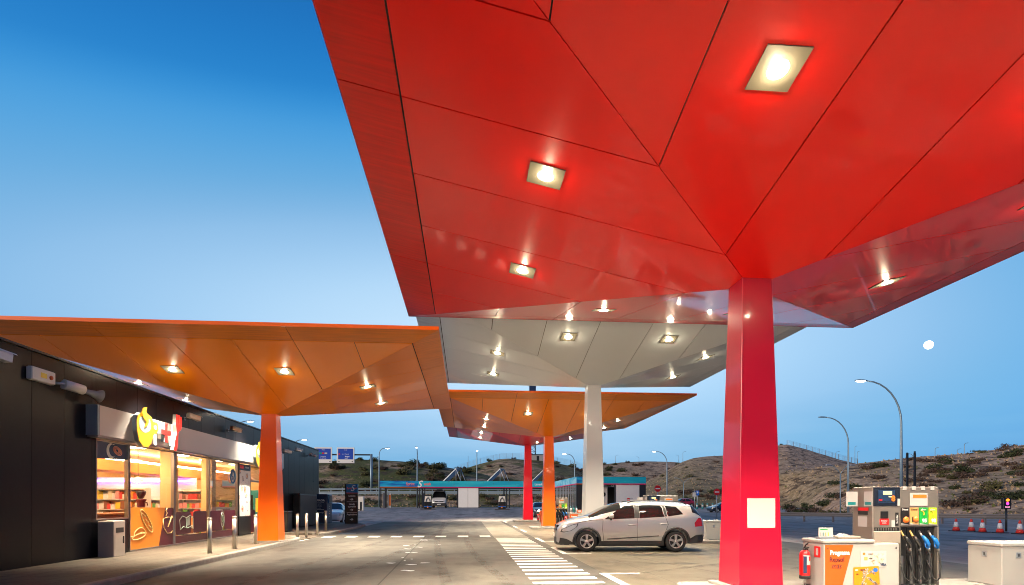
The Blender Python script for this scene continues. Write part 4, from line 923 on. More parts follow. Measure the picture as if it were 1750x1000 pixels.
# ---------------------------------------------------------------- vehicles
M['tyre'] = mat('tyre_rubber', (.018, .018, .019), .75, noise=(14, .3))
M['alloy'] = mat('alloy_wheel', (.60, .59, .57), .28, .8)
M['clad'] = mat('black_cladding', (.028, .028, .030), .55, noise=(10, .15))
M['chrome'] = mat('chrome_trim', (.75, .75, .76), .12, 1.0)
M['tail'] = mat('tail_lamp_red', (.45, .008, .012), .15, coat=.8)
M['headl'] = mat('headlamp_glass', (.58, .58, .58), .10, .3, coat=.9)
M['plate'] = mat('number_plate', (.75, .75, .72), .5)
M['seatdark'] = mat('car_interior', (.045, .034, .028), .8)
def car_paint(name, c, metal=.35): return mat(name, c, .32, metal, coat=1.0, coat_rough=.03)
class Body:
    """analytic car body: half width at (x, z); local x 0 = nose .. L = tail, z up, y across"""
    def __init__(s, L, W, bot, belt, top, plan, tum=.20, bulge=.035): s.L, s.W, s.bot, s.belt, s.top, s.plan, s.tum, s.bulge = L, W, bot, belt, top, plan, tum, bulge
    def prof(s, x): return interp(s.bot, x), interp(s.belt, x), interp(s.top, x), interp(s.plan, x)*s.W
    def half(s, x, z):
        zl, zb, zt, w = s.prof(x)
        if z <= zb:
            u = (zb-z)/max(.05, zb-zl)
            return w*(1 + s.bulge*math.sin(PI*min(1, u*1.05))*.8 - .075*max(0, u-.55)**2*4)
        h = max(.02, zt-zb); v = min(1, (z-zb)/h)
        sn = v**(1/.62); sn = min(1, sn); cs = math.sqrt(max(0, 1-sn*sn))
        return w*(cs**.36)*(1-s.tum*min(1, h/.45)*v)
    def ring(s, x, n1=10, n2=16):
        zl, zb, zt, w = s.prof(x); pts = []
        for k in range(n1): z = zl+(zb-zl)*k/n1; pts.append((s.half(x, z), z))
        for k in range(n2+1):
            th = PI/2*k/n2; sn, cs = math.sin(th), math.cos(th); v = sn**.62; h = max(.02, zt-zb)
            pts.append((w*(cs**.36)*(1-s.tum*min(1, h/.45)*v) if k < n2 else 0.0, zb+h*v))
        return pts
    def mesh(s, xs, paint, wheels, wr):
        b = MB().m(paint); rings = []
        for x in xs:
            r = s.ring(x); rings.append([(x, -y_, z) for y_, z in r] + [(x, y_, z) for y_, z in reversed(r[:-1])])
        b.loft(rings, smooth=True)
        bmesh.ops.recalc_face_normals(b.bm, faces=b.bm.faces[:])
        o = b.build('body')
        # wheel wells cut out of the body
        c = MB()
        for wx in wheels:
            for sgn in (-1, 1):
                y0, y1 = sorted((sgn*(s.W-.26), sgn*(s.W+.2)))
                n = 28; c.loft([[(wx+wr*math.cos(2*PI*k/n), yy, wr*math.sin(2*PI*k/n)+.31) for k in range(n)] for yy in (y0, y1)])
        co = c.build('cutter'); md = o.modifiers.new('cut', 'BOOLEAN'); md.object = co; md.operation = 'DIFFERENCE'; md.solver = 'EXACT'
        dg = bpy.context.evaluated_depsgraph_get(); dg.update()
        me = bpy.data.meshes.new_from_object(o.evaluated_get(dg)); o.modifiers.clear(); o.data = me
        for p in me.polygons: p.use_smooth = True
        try: me.set_sharp_from_angle(angle=R(38))
        except Exception: pass
        bpy.data.objects.remove(co); return o
    def patch(s, b, poly, sgn, off=.005, n=14):
        """side panel: polygon in (x, z) laid on the body surface"""
        xs = sorted(set([p[0] for p in poly])); x0, x1 = xs[0], xs[-1]
        def span(x):
            zs = []
            for (xa, za), (xb, zb) in zip(poly, poly[1:]+poly[:1]):
                if (xa-x)*(xb-x) <= 0 and xa != xb: zs.append(za+(zb-za)*(x-xa)/(xb-xa))
            return (min(zs), max(zs)) if zs else (0, 0)
        cols = []
        for i in range(n+1):
            x = x0+1e-4+(x1-x0-2e-4)*i/n; a, c = span(x); cols.append([(x, sgn*(s.half(x, a+(c-a)*k/6)+off), a+(c-a)*k/6) for k in range(7)])
        vs = [[b.bm.verts.new(p) for p in c] for c in cols]
        for i in range(n):
            for k in range(6):
                q = (vs[i][k], vs[i+1][k], vs[i+1][k+1], vs[i][k+1])
                try: f = b.bm.faces.new(q if sgn < 0 else q[::-1]); f.material_index = b.cur; f.smooth = True
                except ValueError: pass
    def front_patch(s, b, xa, xb, frac, off=.006, n=10, lo=None):
        """windscreen / rear screen: strip of the upper surface between two stations"""
        rows = []
        for i in range(n+1):
            x = xa+(xb-xa)*i/n; zl, zb, zt, w = s.prof(x); row = []
            h = max(.02, zt-zb)
            for k in range(-8, 9):
                t = abs(k)/8; th = PI/2*(1-t*frac); v = math.sin(th)**.62; y = w*(max(0, math.cos(th))**.36)*(1-s.tum*min(1, h/.45)*v) if t > 0 else 0
                row.append((x, math.copysign(y, k) if k else 0, zb+h*v+off))
            rows.append(row)
        vs = [[b.bm.verts.new(p) for p in r] for r in rows]
        for i in range(n):
            for k in range(16):
                f = b.bm.faces.new((vs[i][k], vs[i+1][k], vs[i+1][k+1], vs[i][k+1])); f.material_index = b.cur; f.smooth = True
def wheel(T, x, y, r, sgn, spokes=5):
    b = MB().m(M['tyre']); w = .20
    b.lathe([(r*.66, -w/2), (r*.90, -w/2), (r*.985, -w/2+.025), (r, -w/2+.05), (r, w/2-.05), (r*.985, w/2-.025), (r*.90, w/2), (r*.66, w/2), (r*.64, 0), (r*.66, -w/2)], axis='y', n=36, cap=False)
    W_ = b.build('wheel', T, loc=(x, y, r))
    b = MB().m(M['dark_metal']); b.lathe([(0, sgn*.02), (r*.655, sgn*.03)], axis='y', n=28); b.build('brake_disc', W_)
    b = MB().m(M['alloy']); b.lathe([(r*.60, sgn*(w/2-.02)), (r*.665, sgn*(w/2+.004)), (r*.675, sgn*(w/2-.03)), (r*.60, sgn*.03)], axis='y', n=36, cap=False); b.lathe([(0, sgn*.098), (r*.13, sgn*.096), (r*.17, sgn*.07)], axis='y', n=20)
    for k in range(spokes):
        a = 2*PI*k/spokes + PI/2; d = Vector((math.cos(a), 0, math.sin(a))); p = Vector((-math.sin(a), 0, math.cos(a)))
        rg = []
        for rr, hw, yy in ((r*.10, r*.10, .088), (r*.35, r*.105, .096), (r*.63, r*.135, .085)):
            rg.append([tuple(d*rr + p*sx_*hw + Vector((0, sgn*yv, 0))) for sx_, yv in ((-1, yy-.012), (-.75, yy), (.75, yy), (1, yy-.012), (1, yy-.045), (-1, yy-.045))])
        b.loft(rg)
    b.build('rim', W_)
    return W_
def arange(a, b, st):
    n = max(1, int(round((b-a)/st))); return [a+(b-a)*k/n for k in range(n+1)]
def make_car(label, cat, loc, rz, paint, B, wheels, wr, side_glass, screens, lamps, tails, name='parked_car', group=None, seams=(), handles=(), cladding=True, mirror=None, rails=None, grille=None, pillars=(), strip=None, aprons=()):
    T = thing(name, label, cat, loc, rz, group)
    body = B.mesh([.0, .015, .04, .08, .14]+arange(.2, B.L-.2, .06)+[B.L-.14, B.L-.08, B.L-.04, B.L-.015, B.L], paint, wheels, wr+.075)
    body.parent = T
    for sgn in (-1, 1):
        for poly in side_glass: b = MB().m(M['dark_glass']); B.patch(b, poly, sgn, .004); b.build('side_window', T, fix=False)
        for poly in pillars: b = MB().m(M['clad']); B.patch(b, poly, sgn, .003, 4); b.build('pillar_trim', T, fix=False)
        for poly in aprons: b = MB().m(M['clad']); B.patch(b, poly, sgn, .005, 8); b.build('bumper_corner', T, fix=False)
        for poly in lamps:
            cx_, cz_ = sum(p[0] for p in poly)/len(poly), sum(p[1] for p in poly)/len(poly); b = MB().m(M['black']); B.patch(b, [(cx_+(p[0]-cx_)*1.16, cz_+(p[1]-cz_)*1.22) for p in poly], sgn, .004); b.build('headlight_surround', T, fix=False)
        for poly in lamps: b = MB().m(M['headl']); B.patch(b, poly, sgn, .006); b.build('headlight', T, fix=False)
        for poly in tails: b = MB().m(M['tail']); B.patch(b, poly, sgn, .006); b.build('tail_light', T, fix=False)
        for hx, hz in handles:
            b = MB().m(paint); yv = sgn*(B.half(hx, hz)+.02); b.tube([(hx-.10, yv-sgn*.012, hz), (hx-.06, yv, hz+.004), (hx+.07, yv, hz+.004), (hx+.11, yv-sgn*.012, hz)], .014, 8); b.build('door_handle', T)
        if seams:
            b = MB().m(M['gap'])
            for pts in seams:
                dense = []
                for (xa, za), (xb, zb) in zip(pts[:-1], pts[1:]): dense += [(xa+(xb-xa)*k/6, za+(zb-za)*k/6) for k in range(6)]
                dense.append(pts[-1]); b.tube([(x, sgn*(B.half(x, z)+.0005), z) for x, z in dense], .006, 5)
            b.build('door_seams', T)
        if strip:
            b = MB().m(M['clad']); pts = [(strip[0][0]+(strip[1][0]-strip[0][0])*k/10, strip[0][1]+(strip[1][1]-strip[0][1])*k/10) for k in range(11)]
            b.tube([(x, sgn*(B.half(x, z)+.004), z) for x, z in pts], .014, 6); b.build('side_moulding', T)
        if cladding:
            for wx in wheels:
                b = MB().m(M['clad']); rr0, rr1 = wr+.055, wr+.125; n = 22; rg = []
                for k in range(n+1):
                    a = R(-28)+(PI+R(56))*k/n; q_ = []
                    for rr, o_ in ((rr0, -.05), (rr0, .012), (rr0+.02, .020), (rr1-.01, .018), (rr1, .0), (rr1-.02, -.05)):
                        x, z = wx+rr*math.cos(a), wr+rr*math.sin(a); z = max(z, interp(B.bot, x)+.02); q_.append((x, sgn*(B.half(x, z)+o_), z))
                    rg.append(q_)
                b.loft(rg, smooth=True); b.build('arch_trim', T)
            b = MB().m(M['clad']); xs = arange(wheels[0]+wr+.05, wheels[1]-wr-.05, .12); rg = []
            for x in xs:
                zl = interp(B.bot, x); rg.append([(x, sgn*(B.half(x, zl+.1)-.06), zl-.04), (x, sgn*(B.half(x, zl)+.010), zl-.03), (x, sgn*(B.half(x, zl+.05)+.018), zl+.03), (x, sgn*(B.half(x, zl+.13)+.010), zl+.125), (x, sgn*(B.half(x, zl+.13)-.04), zl+.13)])
            b.loft(rg, smooth=False); b.build('sill', T)
        if mirror:
            mx, mz = mirror; yb = B.half(mx, mz-.06)
            b = MB().m(paint); c = Vector((mx, sgn*(yb+.15), mz+.02)); rg = []
            for dx_, sc_ in ((-.075, .45), (-.05, .85), (.0, 1), (.045, .92), (.06, .8)):
                rg.append([(c.x+dx_, c.y+.105*sc_*math.cos(2*PI*k/14), c.z+.075*sc_*math.sin(2*PI*k/14)) for k in range(14)])
            b.loft(rg, smooth=True); mo = b.build('mirror', T)
            b = MB().m(M['clad']); b.tube([(mx+.01, sgn*(yb-.03), mz-.12), (mx, sgn*(yb+.08), mz-.04)], .035, 8); b.build('mirror_foot', mo)
        if rails:
            b = MB().m(M['clad']); xa, xb, inset = rails; pts = []
            for k in range(15):
                x = xa+(xb-xa)*k/14; zt = interp(B.top, x); w = interp(B.plan, x)*B.W; pts.append((x, sgn*(w*(1-B.tum)-inset), zt-.035+.05*min(1, k*.8, (14-k)*.8)))
            b.tube(pts, .016, 6); b.build('roof_rail', T)
    for (xa, xb, fr, nm) in screens:
        b = MB().m(M['dark_glass']); B.front_patch(b, xa, xb, fr); b.build(nm, T, fix=False)
    for wx in wheels:
        for sgn in (-1, 1): wheel(T, wx, sgn*(B.W-.115), wr, sgn)
    b = MB().m(M['black']); b.box(wheels[0]-.3, wheels[1]+.3, -B.W+.22, B.W-.22, .17, .45); b.build('underbody', T)
    if grille: grille(T)
    return T
# silver people carrier, nose towards the driveway (left)
B1 = Body(4.62, .905,
    bot=[(0, .30), (.10, .22), (.5, .20), (1.4, .21), (3.4, .22), (4.3, .28), (4.5, .34), (4.62, .45)],
    belt=[(0, .56), (.03, .64), (.12, .76), (.35, .86), (.8, .94), (1.35, .99), (2.4, 1.02), (3.4, 1.06), (4.2, 1.10), (4.45, 1.06), (4.56, .96), (4.62, .75)],
    top=[(0, .62), (.03, .74), (.12, .86), (.3, .95), (.6, 1.03), (.98, 1.10), (1.1, 1.15), (1.45, 1.34), (1.8, 1.49), (2.05, 1.535), (2.35, 1.565), (2.8, 1.575), (3.4, 1.565), (3.9, 1.54), (4.15, 1.50), (4.28, 1.44), (4.40, 1.30), (4.50, 1.12), (4.58, .99), (4.62, .80)],
    plan=[(0, .62), (.03, .72), (.10, .82), (.25, .91), (.5, .965), (.9, .99), (1.5, 1), (3.4, 1), (4.0, .985), (4.3, .95), (4.5, .88), (4.58, .82), (4.62, .74)], tum=.19)
M['silver'] = mat('silver_metallic_paint', (.54, .535, .54), .28, .5, coat=1.0, coat_rough=.03)
def grille1(T):
    b = MB().m(M['black']); b.prism([(-.36, .60), (.36, .60), (.42, .70), (-.42, .70)], 'x', -.012, .05); b.build('grille', T)
    b = MB().m(M['chrome']); b.box(-.02, .05, -.40, .40, .705, .735); b.build('grille_bar', T)
    b = MB().m(M['black']); b.prism([(-.40, .75), (.40, .75), (.46, .82), (-.46, .82)], 'x', .02, .12); b.build('upper_grille', T)
    b = MB().m(M['gold']); b.prism([(-.09, .72), (.09, .72), (.075, .745), (-.075, .745)], 'x', -.032, -.0205); b.build('emblem', T)
    b = MB().m(M['clad']); rg = []
    for yv in (-.80, -.7, -.45, 0, .45, .7, .80): x0 = .30 if abs(yv) > .75 else (.10 if abs(yv) > .6 else (-.005 if abs(yv) > .3 else -.02)); rg.append([(x0, yv, .20), (x0-.01, yv, .30), (x0+.0, yv, .43), (x0+.10, yv, .44), (x0+.12, yv, .20)])
    b.loft(rg); b.build('lower_bumper', T)
    b = MB().m(M['plate']); b.box(-.045, -.035, -.26, .26, .44, .55); b.build('number_plate', T)
    b = MB().m(M['clad']); rg = []
    for yv in (-.86, -.75, -.5, 0, .5, .75, .86): x0 = 4.36 if abs(yv) > .8 else (4.56 if abs(yv) > .6 else 4.635); rg.append([(x0-.3, yv, .26), (x0-.02, yv, .28), (x0+.01, yv, .36), (x0+.0, yv, .50), (x0-.3, yv, .50)])
    b.loft(rg); b.build('rear_bumper', T)
make_car('silver seven seat car parked side on beside the white column', 'car', (2.93, 18.55, 0), R(-5.0), M['silver'], B1, (.92, 3.69), .325,
    [[(1.46, 1.015), (1.62, 1.12), (1.9, 1.31), (2.12, 1.43), (2.40, 1.445), (2.40, 1.045), (1.75, 1.02)], [(2.56, 1.05), (2.56, 1.45), (3.26, 1.435), (3.33, 1.09)], [(3.42, 1.10), (3.37, 1.43), (3.72, 1.40), (3.92, 1.17)]],
    [(.99, 1.98, .76, 'windscreen'), (4.20, 4.47, .90, 'rear_window')],
    [[(.14, .64), (.16, .70), (.50, .84), (.62, .86), (.60, .78), (.42, .66), (.22, .62)]],
    [[(4.28, .78), (4.26, .90), (4.40, 1.06), (4.50, 1.04), (4.54, .80)]], name='parked_car', group='cars on the forecourt and car park',
    seams=[[(1.42, 1.0), (1.40, .7), (1.44, .34)], [(2.48, 1.04), (2.47, .7), (2.48, .33)], [(3.36, 1.08), (3.44, .85), (3.36, .66), (3.26, .45), (3.24, .34)], [(1.44, .335), (3.24, .335)], [(.62, .9), (1.1, .99), (1.42, 1.0)]],
    handles=[(2.30, .83), (3.30, .87)], mirror=(1.66, 1.10), rails=(2.2, 4.05, .03), grille=grille1, pillars=[[(2.405, 1.05), (2.405, 1.45), (2.555, 1.455), (2.555, 1.05)], [(3.335, 1.10), (3.27, 1.435), (3.365, 1.43), (3.415, 1.10)]], strip=((1.55, .40), (3.15, .50)), aprons=[[(.03, .23), (.05, .44), (.30, .40), (.52, .27), (.52, .22)], [(4.12, .27), (4.10, .40), (4.3, .52), (4.58, .54), (4.60, .46)]])
def hatch_body(L=4.3, W=.89, H=1.45, suv=0.0):
    z = suv
    return Body(L, W, bot=[(0, .30+z*.5), (.12, .22+z*.5), (L-.3, .24+z*.5), (L, .40+z*.5)],
        belt=[(0, .52+z), (.05, .62+z), (.3, .74+z), (.9, .84+z), (1.4, .90+z), (L-1.0, .95+z), (L-.25, .96+z), (L-.05, .85+z), (L, .66+z)],
        top=[(0, .58+z), (.05, .70+z), (.3, .82+z), (.8, .92+z), (1.15, 1.0+z), (1.6, 1.24+z), (2.05, H-.03), (2.5, H), (L-1.2, H-.03), (L-.7, H-.12), (L-.3, 1.16+z), (L-.1, .95+z), (L, .72+z)],
        plan=[(0, .60), (.05, .74), (.2, .88), (.5, .96), (1, 1), (L-.9, 1), (L-.4, .95), (L-.1, .85), (L, .74)], tum=.22)
def simple_car(label, loc, rz, paint, L=4.3, H=1.45, suv=0.0, clad=False, wr=.315):
    B = hatch_body(L, .89, H, suv); z = suv; w0, w1 = .85, L-.80
    return make_car(label, 'car', loc, rz, paint, B, (w0, w1), wr,
        [[(1.55, .94+z), (2.0, 1.24+z*.8), (2.3, H-.13), (2.45, H-.12), (2.45, .95+z)], [(2.55, .95+z), (2.55, H-.12), (L-1.25, H-.14), (L-.85, .98+z)]],
        [(1.18, 2.0, .92, 'windscreen'), (L-.68, L-.30, .88, 'rear_window')],
        [[(.10, .60+z), (.18, .72+z), (.62, .80+z), (.5, .66+z)]], [[(L-.42, .78+z), (L-.40, .92+z), (L-.12, .90+z), (L-.12, .76+z)]], group='cars on the forecourt and car park',
        seams=[[(1.45, .9+z), (1.43, .35+z*.5)], [(2.50, .94+z), (2.5, .35+z*.5)], [(3.2, .96+z), (3.15, .5+z*.5)]], handles=[(2.35, .80+z), (3.1, .82+z)], mirror=(1.68, 1.0+z), cladding=clad)
simple_car('red sport utility car in the car park seen past the silver car tail', (35.6, 97.4, .55), R(6), car_paint('raspberry_red_paint', (.42, .012, .045), .3), 4.4, 1.64, .14, True, .36)
simple_car('dark blue car in the car park left of the red column', (35.1, 80.4, .06), R(6), car_paint('dark_blue_paint', (.012, .022, .045), .3), 4.5, 1.46)
simple_car('white car half hidden behind the navy clothes container', (-9.65, 41.6, 0), R(95), car_paint('white_car_paint', (.75, .75, .75), .0), 4.2, 1.5)
dk = simple_car('dark car facing the pumps with its headlight on, by the far orange column', (7.25, 52.6, .08), R(92), car_paint('black_car_paint', (.02, .02, .022), .2), 4.3, 1.45)
b = MB().m(mat('lit_headlamp', (1, 1, 1), .3, emit=((1, .82, .55), 60.0))); b.lathe([(.0, -.03), (.09, -.01), (.10, .02)], c=(.02, .46, .66), axis='x', n=14); b.build('lit_headlight', dk)
# white van under the wash canopy, facing the viewer
def van(loc, label):
    T = thing('delivery_van', label, 'van', loc, R(90)); paint = car_paint('van_white', (.75, .74, .72), 0)
    B = Body(5.2, .97, bot=[(0, .32), (.2, .28), (5.2, .32)], belt=[(0, .70), (.1, .95), (.5, 1.12), (.9, 1.25), (5.1, 1.3), (5.2, 1.2)],
        top=[(0, .80), (.08, 1.02), (.45, 1.20), (.75, 1.32), (1.2, 1.95), (1.45, 2.28), (1.8, 2.42), (5.0, 2.42), (5.2, 2.30)], plan=[(0, .74), (.08, .88), (.3, .97), (.8, 1), (5, 1), (5.2, .96)], tum=.10)
    o = B.mesh([0, .02, .06, .12]+arange(.2, 5.0, .1)+[5.1, 5.2], paint, (.95, 4.2), .42); o.parent = T
    b = MB().m(M['dark_glass']); B.front_patch(b, .80, 1.42, .90); b.build('windscreen', T, fix=False)
    for sgn in (-1, 1):
        b = MB().m(M['dark_glass']); B.patch(b, [(1.25, 1.3), (1.6, 1.9), (2.1, 1.9), (2.1, 1.3)], sgn); b.build('side_window', T, fix=False)
        b = MB().m(M['headl']); b.prism(ell(sgn*.70, .92, .16, .11), 'x', .02, .16); b.build('headlight', T)
        b = MB().m(M['black']); b.box(1.15, 1.25, sgn*1.0-.02, sgn*1.0+.02, 1.2, 1.3); b.box(1.12, 1.22, sgn*1.12-.1, sgn*1.12+.1, 1.22, 1.58, .02); b.build('mirror', T)
        for wx in (.95, 4.2): wheel(T, wx, sgn*.86, .34, sgn)
    b = MB().m(M['black']); b.prism([(-.55, .78), (.55, .78), (.62, .92), (-.62, .92)], 'x', -.03, .05); b.build('grille', T); b = MB().m(M['chrome']); b.prism(ell(0, .86, .11, .09), 'x', -.045, -.031); b.build('emblem', T)
    b = MB().m(M['clad']); b.box(-.05, .25, -.92, .92, .30, .66, .03); b.build('bumper', T); b = MB().m(M['plate']); b.box(-.065, -.052, -.26, .26, .44, .55); b.build('number_plate', T)
    b = MB().m(M['dark_metal']); b.box(1.5, 1.9, -.4, .4, 2.44, 2.56, .02); b.build('roof_unit', T)
    return T
van((-3.55, 78.2, .75), 'white delivery van facing the forecourt under the wash canopy')
# ---------------------------------------------------------------- wash bays, signs, lamps and the hills' furniture
def gz(x, y): return terrain_z(x, y) if depth_col(x, y)[0] > interp(TOE, depth_col(x, y)[1]) else yard_z(x, y)
def fascia_mat(name, a, b_, sc):
    m = mat(name, a, .35); t = m.node_tree; bs = t.nodes['Principled BSDF']; tc = t.nodes.new('ShaderNodeTexCoord'); mpn = t.nodes.new('ShaderNodeMapping'); mpn.inputs['Scale'].default_value = sc
    n = t.nodes.new('ShaderNodeTexNoise'); n.inputs['Scale'].default_value = 1.0; n.inputs['Distortion'].default_value = .8; t.links.new(tc.outputs['Object'], mpn.inputs[0]); t.links.new(mpn.outputs[0], n.inputs['Vector'])
    r = t.nodes.new('ShaderNodeValToRGB'); r.color_ramp.elements[0].position = .42; r.color_ramp.elements[0].color = (*a, 1); r.color_ramp.elements[1].position = .6; r.color_ramp.elements[1].color = (*b_, 1)
    t.links.new(n.outputs['Fac'], r.inputs[0]); t.links.new(r.outputs[0], bs.inputs['Base Color']); return m
M['fas_blue'] = fascia_mat('wave_fascia_blue', (.006, .13, .42), (.01, .38, .62), (.35, .35, 3)); M['fas_teal'] = fascia_mat('wave_fascia_teal', (.008, .36, .52), (.02, .47, .58), (.25, .25, 2)); M['fas_pale'] = fascia_mat('wave_fascia_pale', (.30, .62, .75), (.06, .40, .60), (.5, .5, 1.5))
M['pink'] = mat('magenta_stripe', (.62, .02, .12), .4)
WZ = .75
T = thing('wash_canopy', 'long low self service car wash canopy with a blue and teal fascia', 'car wash', (-11.45, 78.2, WZ))
L_ = 24.2
b = MB().m(M['fas_blue']); b.box(0, 5.1, -.06, 0, 2.85, 3.64); b.m(M['fas_teal']).box(5.1, L_, -.06, 0, 2.85, 3.64); b.m(M['orange']).box(0, 5.1, -.065, 0, 2.74, 2.848); b.m(M['pink']).box(5.1, L_, -.065, 0, 2.74, 2.848); b.build('fascia', T)
b = MB().m(M['galv']); b.box(0.02, L_-.02, .002, 5.6, 3.3, 3.6); b.m(M['dark_metal']).box(0.02, L_-.02, .002, 5.6, 2.70, 2.76); b.build('roof', T)
text('lettering', 'Sprint', .52, M['sal'], T, (4.05, -.064, 3.22), bold=.012, sx=.9); text('lettering', 'wash', .52, M['sal'], T, (6.35, -.064, 3.22), bold=.012, sx=.9); text('emblem', 'S', 1.25, M['lett'], T, (5.25, -.068, 3.18), shear=.35, bold=.02)
text('lettering', 'Lavados', .42, M['lett'], T, (21.6, -.064, 3.22), bold=.01)
for px in (.12, .72, 5.02, 5.30, 5.62, 5.98): b = MB().m(M['dark_metal']); b.box(px-.07, px+.07, .05, .2, 0, 2.70); b.build('post', T)
for px in (10.42, 13.30, 16.7, 17.05, 17.5): b = MB().m(M['dark_metal']); b.box(px-.07, px+.07, .05, .2, 0, 2.70); b.build('post', T)
for px in (.12, 5.3, 10.42, 17.1): b = MB().m(M['dark_metal']); b.box(px-.07, px+.07, 5.3, 5.45, 0, 2.70); b.build('post', T)
b = MB().m(M['white']); b.box(10.50, 11.78, .06, .14, .06, 2.69); b.build('screen_panel', T); b = MB().m(M['white']); b.box(11.82, 13.22, .06, .14, .06, 2.69); b.build('screen_panel', T)
for px, mm, lab in ((.30, 'beige', 'beige control cabinet in the leftmost wash bay'), (1.0, 'orange', 'white and orange control cabinet in the leftmost wash bay'), (5.55, 'beige', 'brown control cabinet left of the white van')):
    t = thing('wash_cabinet', lab, 'cabinet', (-11.45+px, 78.6, WZ), 0, 'control cabinets of the wash bays'); b = MB().m(M['cream'] if mm == 'orange' else M['beige']); b.box(0, .42, 0, .5, 0, 2.0, .02); b.build('body', t); b = MB().m(M['ball'] if mm == 'orange' else M['grey']); b.box(.12, .40, -.012, -.001, .3, 1.75); b.build('front_panel', t)
for k, px in enumerate((8.34, 14.45, 20.7)):
    t = thing('solar_frame', ['leftmost tilted solar panel frame on the wash canopy roof', 'middle tilted solar panel frame on the wash canopy roof', 'rightmost tilted solar panel frame, between the red and orange columns'][k], 'solar panel', (-11.45+px, 80.5, WZ+3.6), R(-24), 'solar frames on the wash roof')
    b = MB().m(M['galv']); b.loft([[(0, 0, .02), (0, 1.6, .02), (0, 1.6, .10), (0, 0, .10)], [(2.0, 0, 1.80), (2.0, 1.6, 1.80), (2.0, 1.6, 1.88), (2.0, 0, 1.88)]]); b.build('panel', t)
    b = MB().m(M['galv']); [b.tube([(2.0, yy, 1.8), (2.75, yy, 0)], .05, 6) for yy in (0, 1.6)]; [b.tube([(2.0, yy, 1.8), (2.0, yy, 0)], .04, 6) for yy in (0, 1.6)]; b.tube([(0, 0, .04), (2.75, 0, .04)], .04, 6); b.build('frame', t)
def vacuum(x, y, label):
    t = thing('vacuum_station', label, 'vacuum', (x, y, yard_z(x, y)), 0, 'vacuum stations before the wash bays')
    b = MB().m(M['concrete']); b.box(-.9, .9, -.35, .5, 0, .08, .02); b.build('base', t); b = MB().m(M['black']); b.box(-.45, .45, -.1, .35, .08, .92, .02); b.build('cabinet', t); b = MB().m(M['blue']); b.box(-.452, .452, -.112, -.1005, .30, .40); b.build('stripe', t)
    b = MB().m(M['ball']); b.lathe([(.10, 0), (.10, -.015), (0, -.02)], c=(0, -.113, .24), axis='y', n=16); b.build('badge', t)
    b = MB().m(M['cream']); b.prism([(-.42, .922), (.42, .922), (.36, 1.62), (-.36, 1.62)], 'y', -.05, .30); b.build('head', t); b = MB().m(M['dark_metal']); b.box(-.36, .36, -.06, .32, 1.622, 1.75, .02); b.build('hood', t)
    b = MB().m(M['rubber']); b.tube([(-.25, -.08, .95), (-.18, -.10, 1.25), (0, -.10, 1.42), (.18, -.10, 1.25), (.25, -.08, .95)], .035, 8); b.tube([(0, -.09, 1.4), (0, -.09, 1.55)], .03, 6); b.build('hose', t); return t
vacuum(-4.55, 70.6, 'vacuum station with a black cabinet, in front of the white van'); vacuum(4.47, 70.0, 'vacuum station with a black cabinet, right of the white screen panels')
t = thing('air_water_unit', 'beige air and water unit with a hose, right of the direction pylon', 'air unit', (-12.1, 67.2, .45)); b = MB().m(M['concrete']); b.box(-.8, 1.0, -.4, .6, 0, .08); b.build('base', t); b = MB().m(M['cream']); b.box(-.4, .45, -.15, .35, .08, 1.72, .03); b.build('cabinet', t); b = MB().m(M['black']); b.box(.05, .25, -.162, -.1505, .2, 1.1); b.build('front_slot', t); b = MB().m(M['rubber']); b.tube([(-.42, 0, 1.5), (-.6, -.05, 1.2), (-.5, -.05, .6), (-.3, -.2, .3), (.2, -.25, .12)], .04, 8); b.build('hose', t); b = MB().m(M['galv']); b.tube([(-.42, .1, 1.65), (-.2, .1, 1.78), (.5, .1, 1.78)], .03, 6); b.build('hose_arm', t)
# roller wash building
T = thing('wash_building', 'automatic car wash building with open bays and a teal fascia', 'car wash', (11.2, 57.2, .28), 0)
W_ = 7.15
b = MB().m(M['fas_blue']); b.box(0, 2.6, -.06, 0, 3.15, 3.82); b.m(M['fas_teal']).box(2.6, W_, -.06, 0, 3.15, 3.82); b.m(M['orange']).box(0, 2.6, -.065, 0, 3.04, 3.148); b.m(M['pink']).box(2.6, W_, -.065, 0, 3.04, 3.148); b.m(M['fas_pale']).box(-.06, -.001, 0.0, 14.4, 3.15, 3.82); b.m(M['pink']).box(-.065, -.001, 0.0, 14.4, 3.04, 3.148); b.build('fascia', T)
b = MB().m(M['galv']); b.box(0.02, W_-.02, .02, 14.3, 3.6, 3.8); b.build('roof', T)
b = MB().m(M['dark_metal']); b.box(0, .62, 0, .3, 0, 3.04); b.box(W_-.62, W_, 0, 14.3, 0, 3.04); b.box(3.9, 4.0, 0, .2, 0, 3.04); b.box(W_-3.9, W_-.63, 10, 10.2, 0, 3.04); b.build('wall', T)
b = MB().m(M['white']); b.box(4.05, W_-.66, .04, .12, .0, 3.0); sd_ = b.build('shutter_door', T); b = MB().m(M['grey']); b.box(5.2, 5.8, .034, .0395, 1.62, 1.68); b.build('notice', sd_)
for k in range(13): b = MB().m(M['galv']); b.box(.02, .10, .6+k*1.05, .68+k*1.05, 0, 3.04); b.build('side_post', T)
b = MB().m(M['glass']); b.face([(.06, .4, .1), (.06, 14.2, .1), (.06, 14.2, 3.0), (.06, .4, 3.0)]); b.build('side_glazing', T)
t = thing('wash_gantry', 'white roller brush machine standing in the open bay of the wash building', 'wash machine', (12.2, 58.4, .28)); b = MB().m(M['white']); b.box(-.1, .5, 0, 1, 0, 2.8, .04); b.box(1.9, 2.5, 0, 1, 0, 2.8, .04); b.box(-.1, 2.5, .05, .95, 2.42, 2.9, .03); b.build('frame', t)
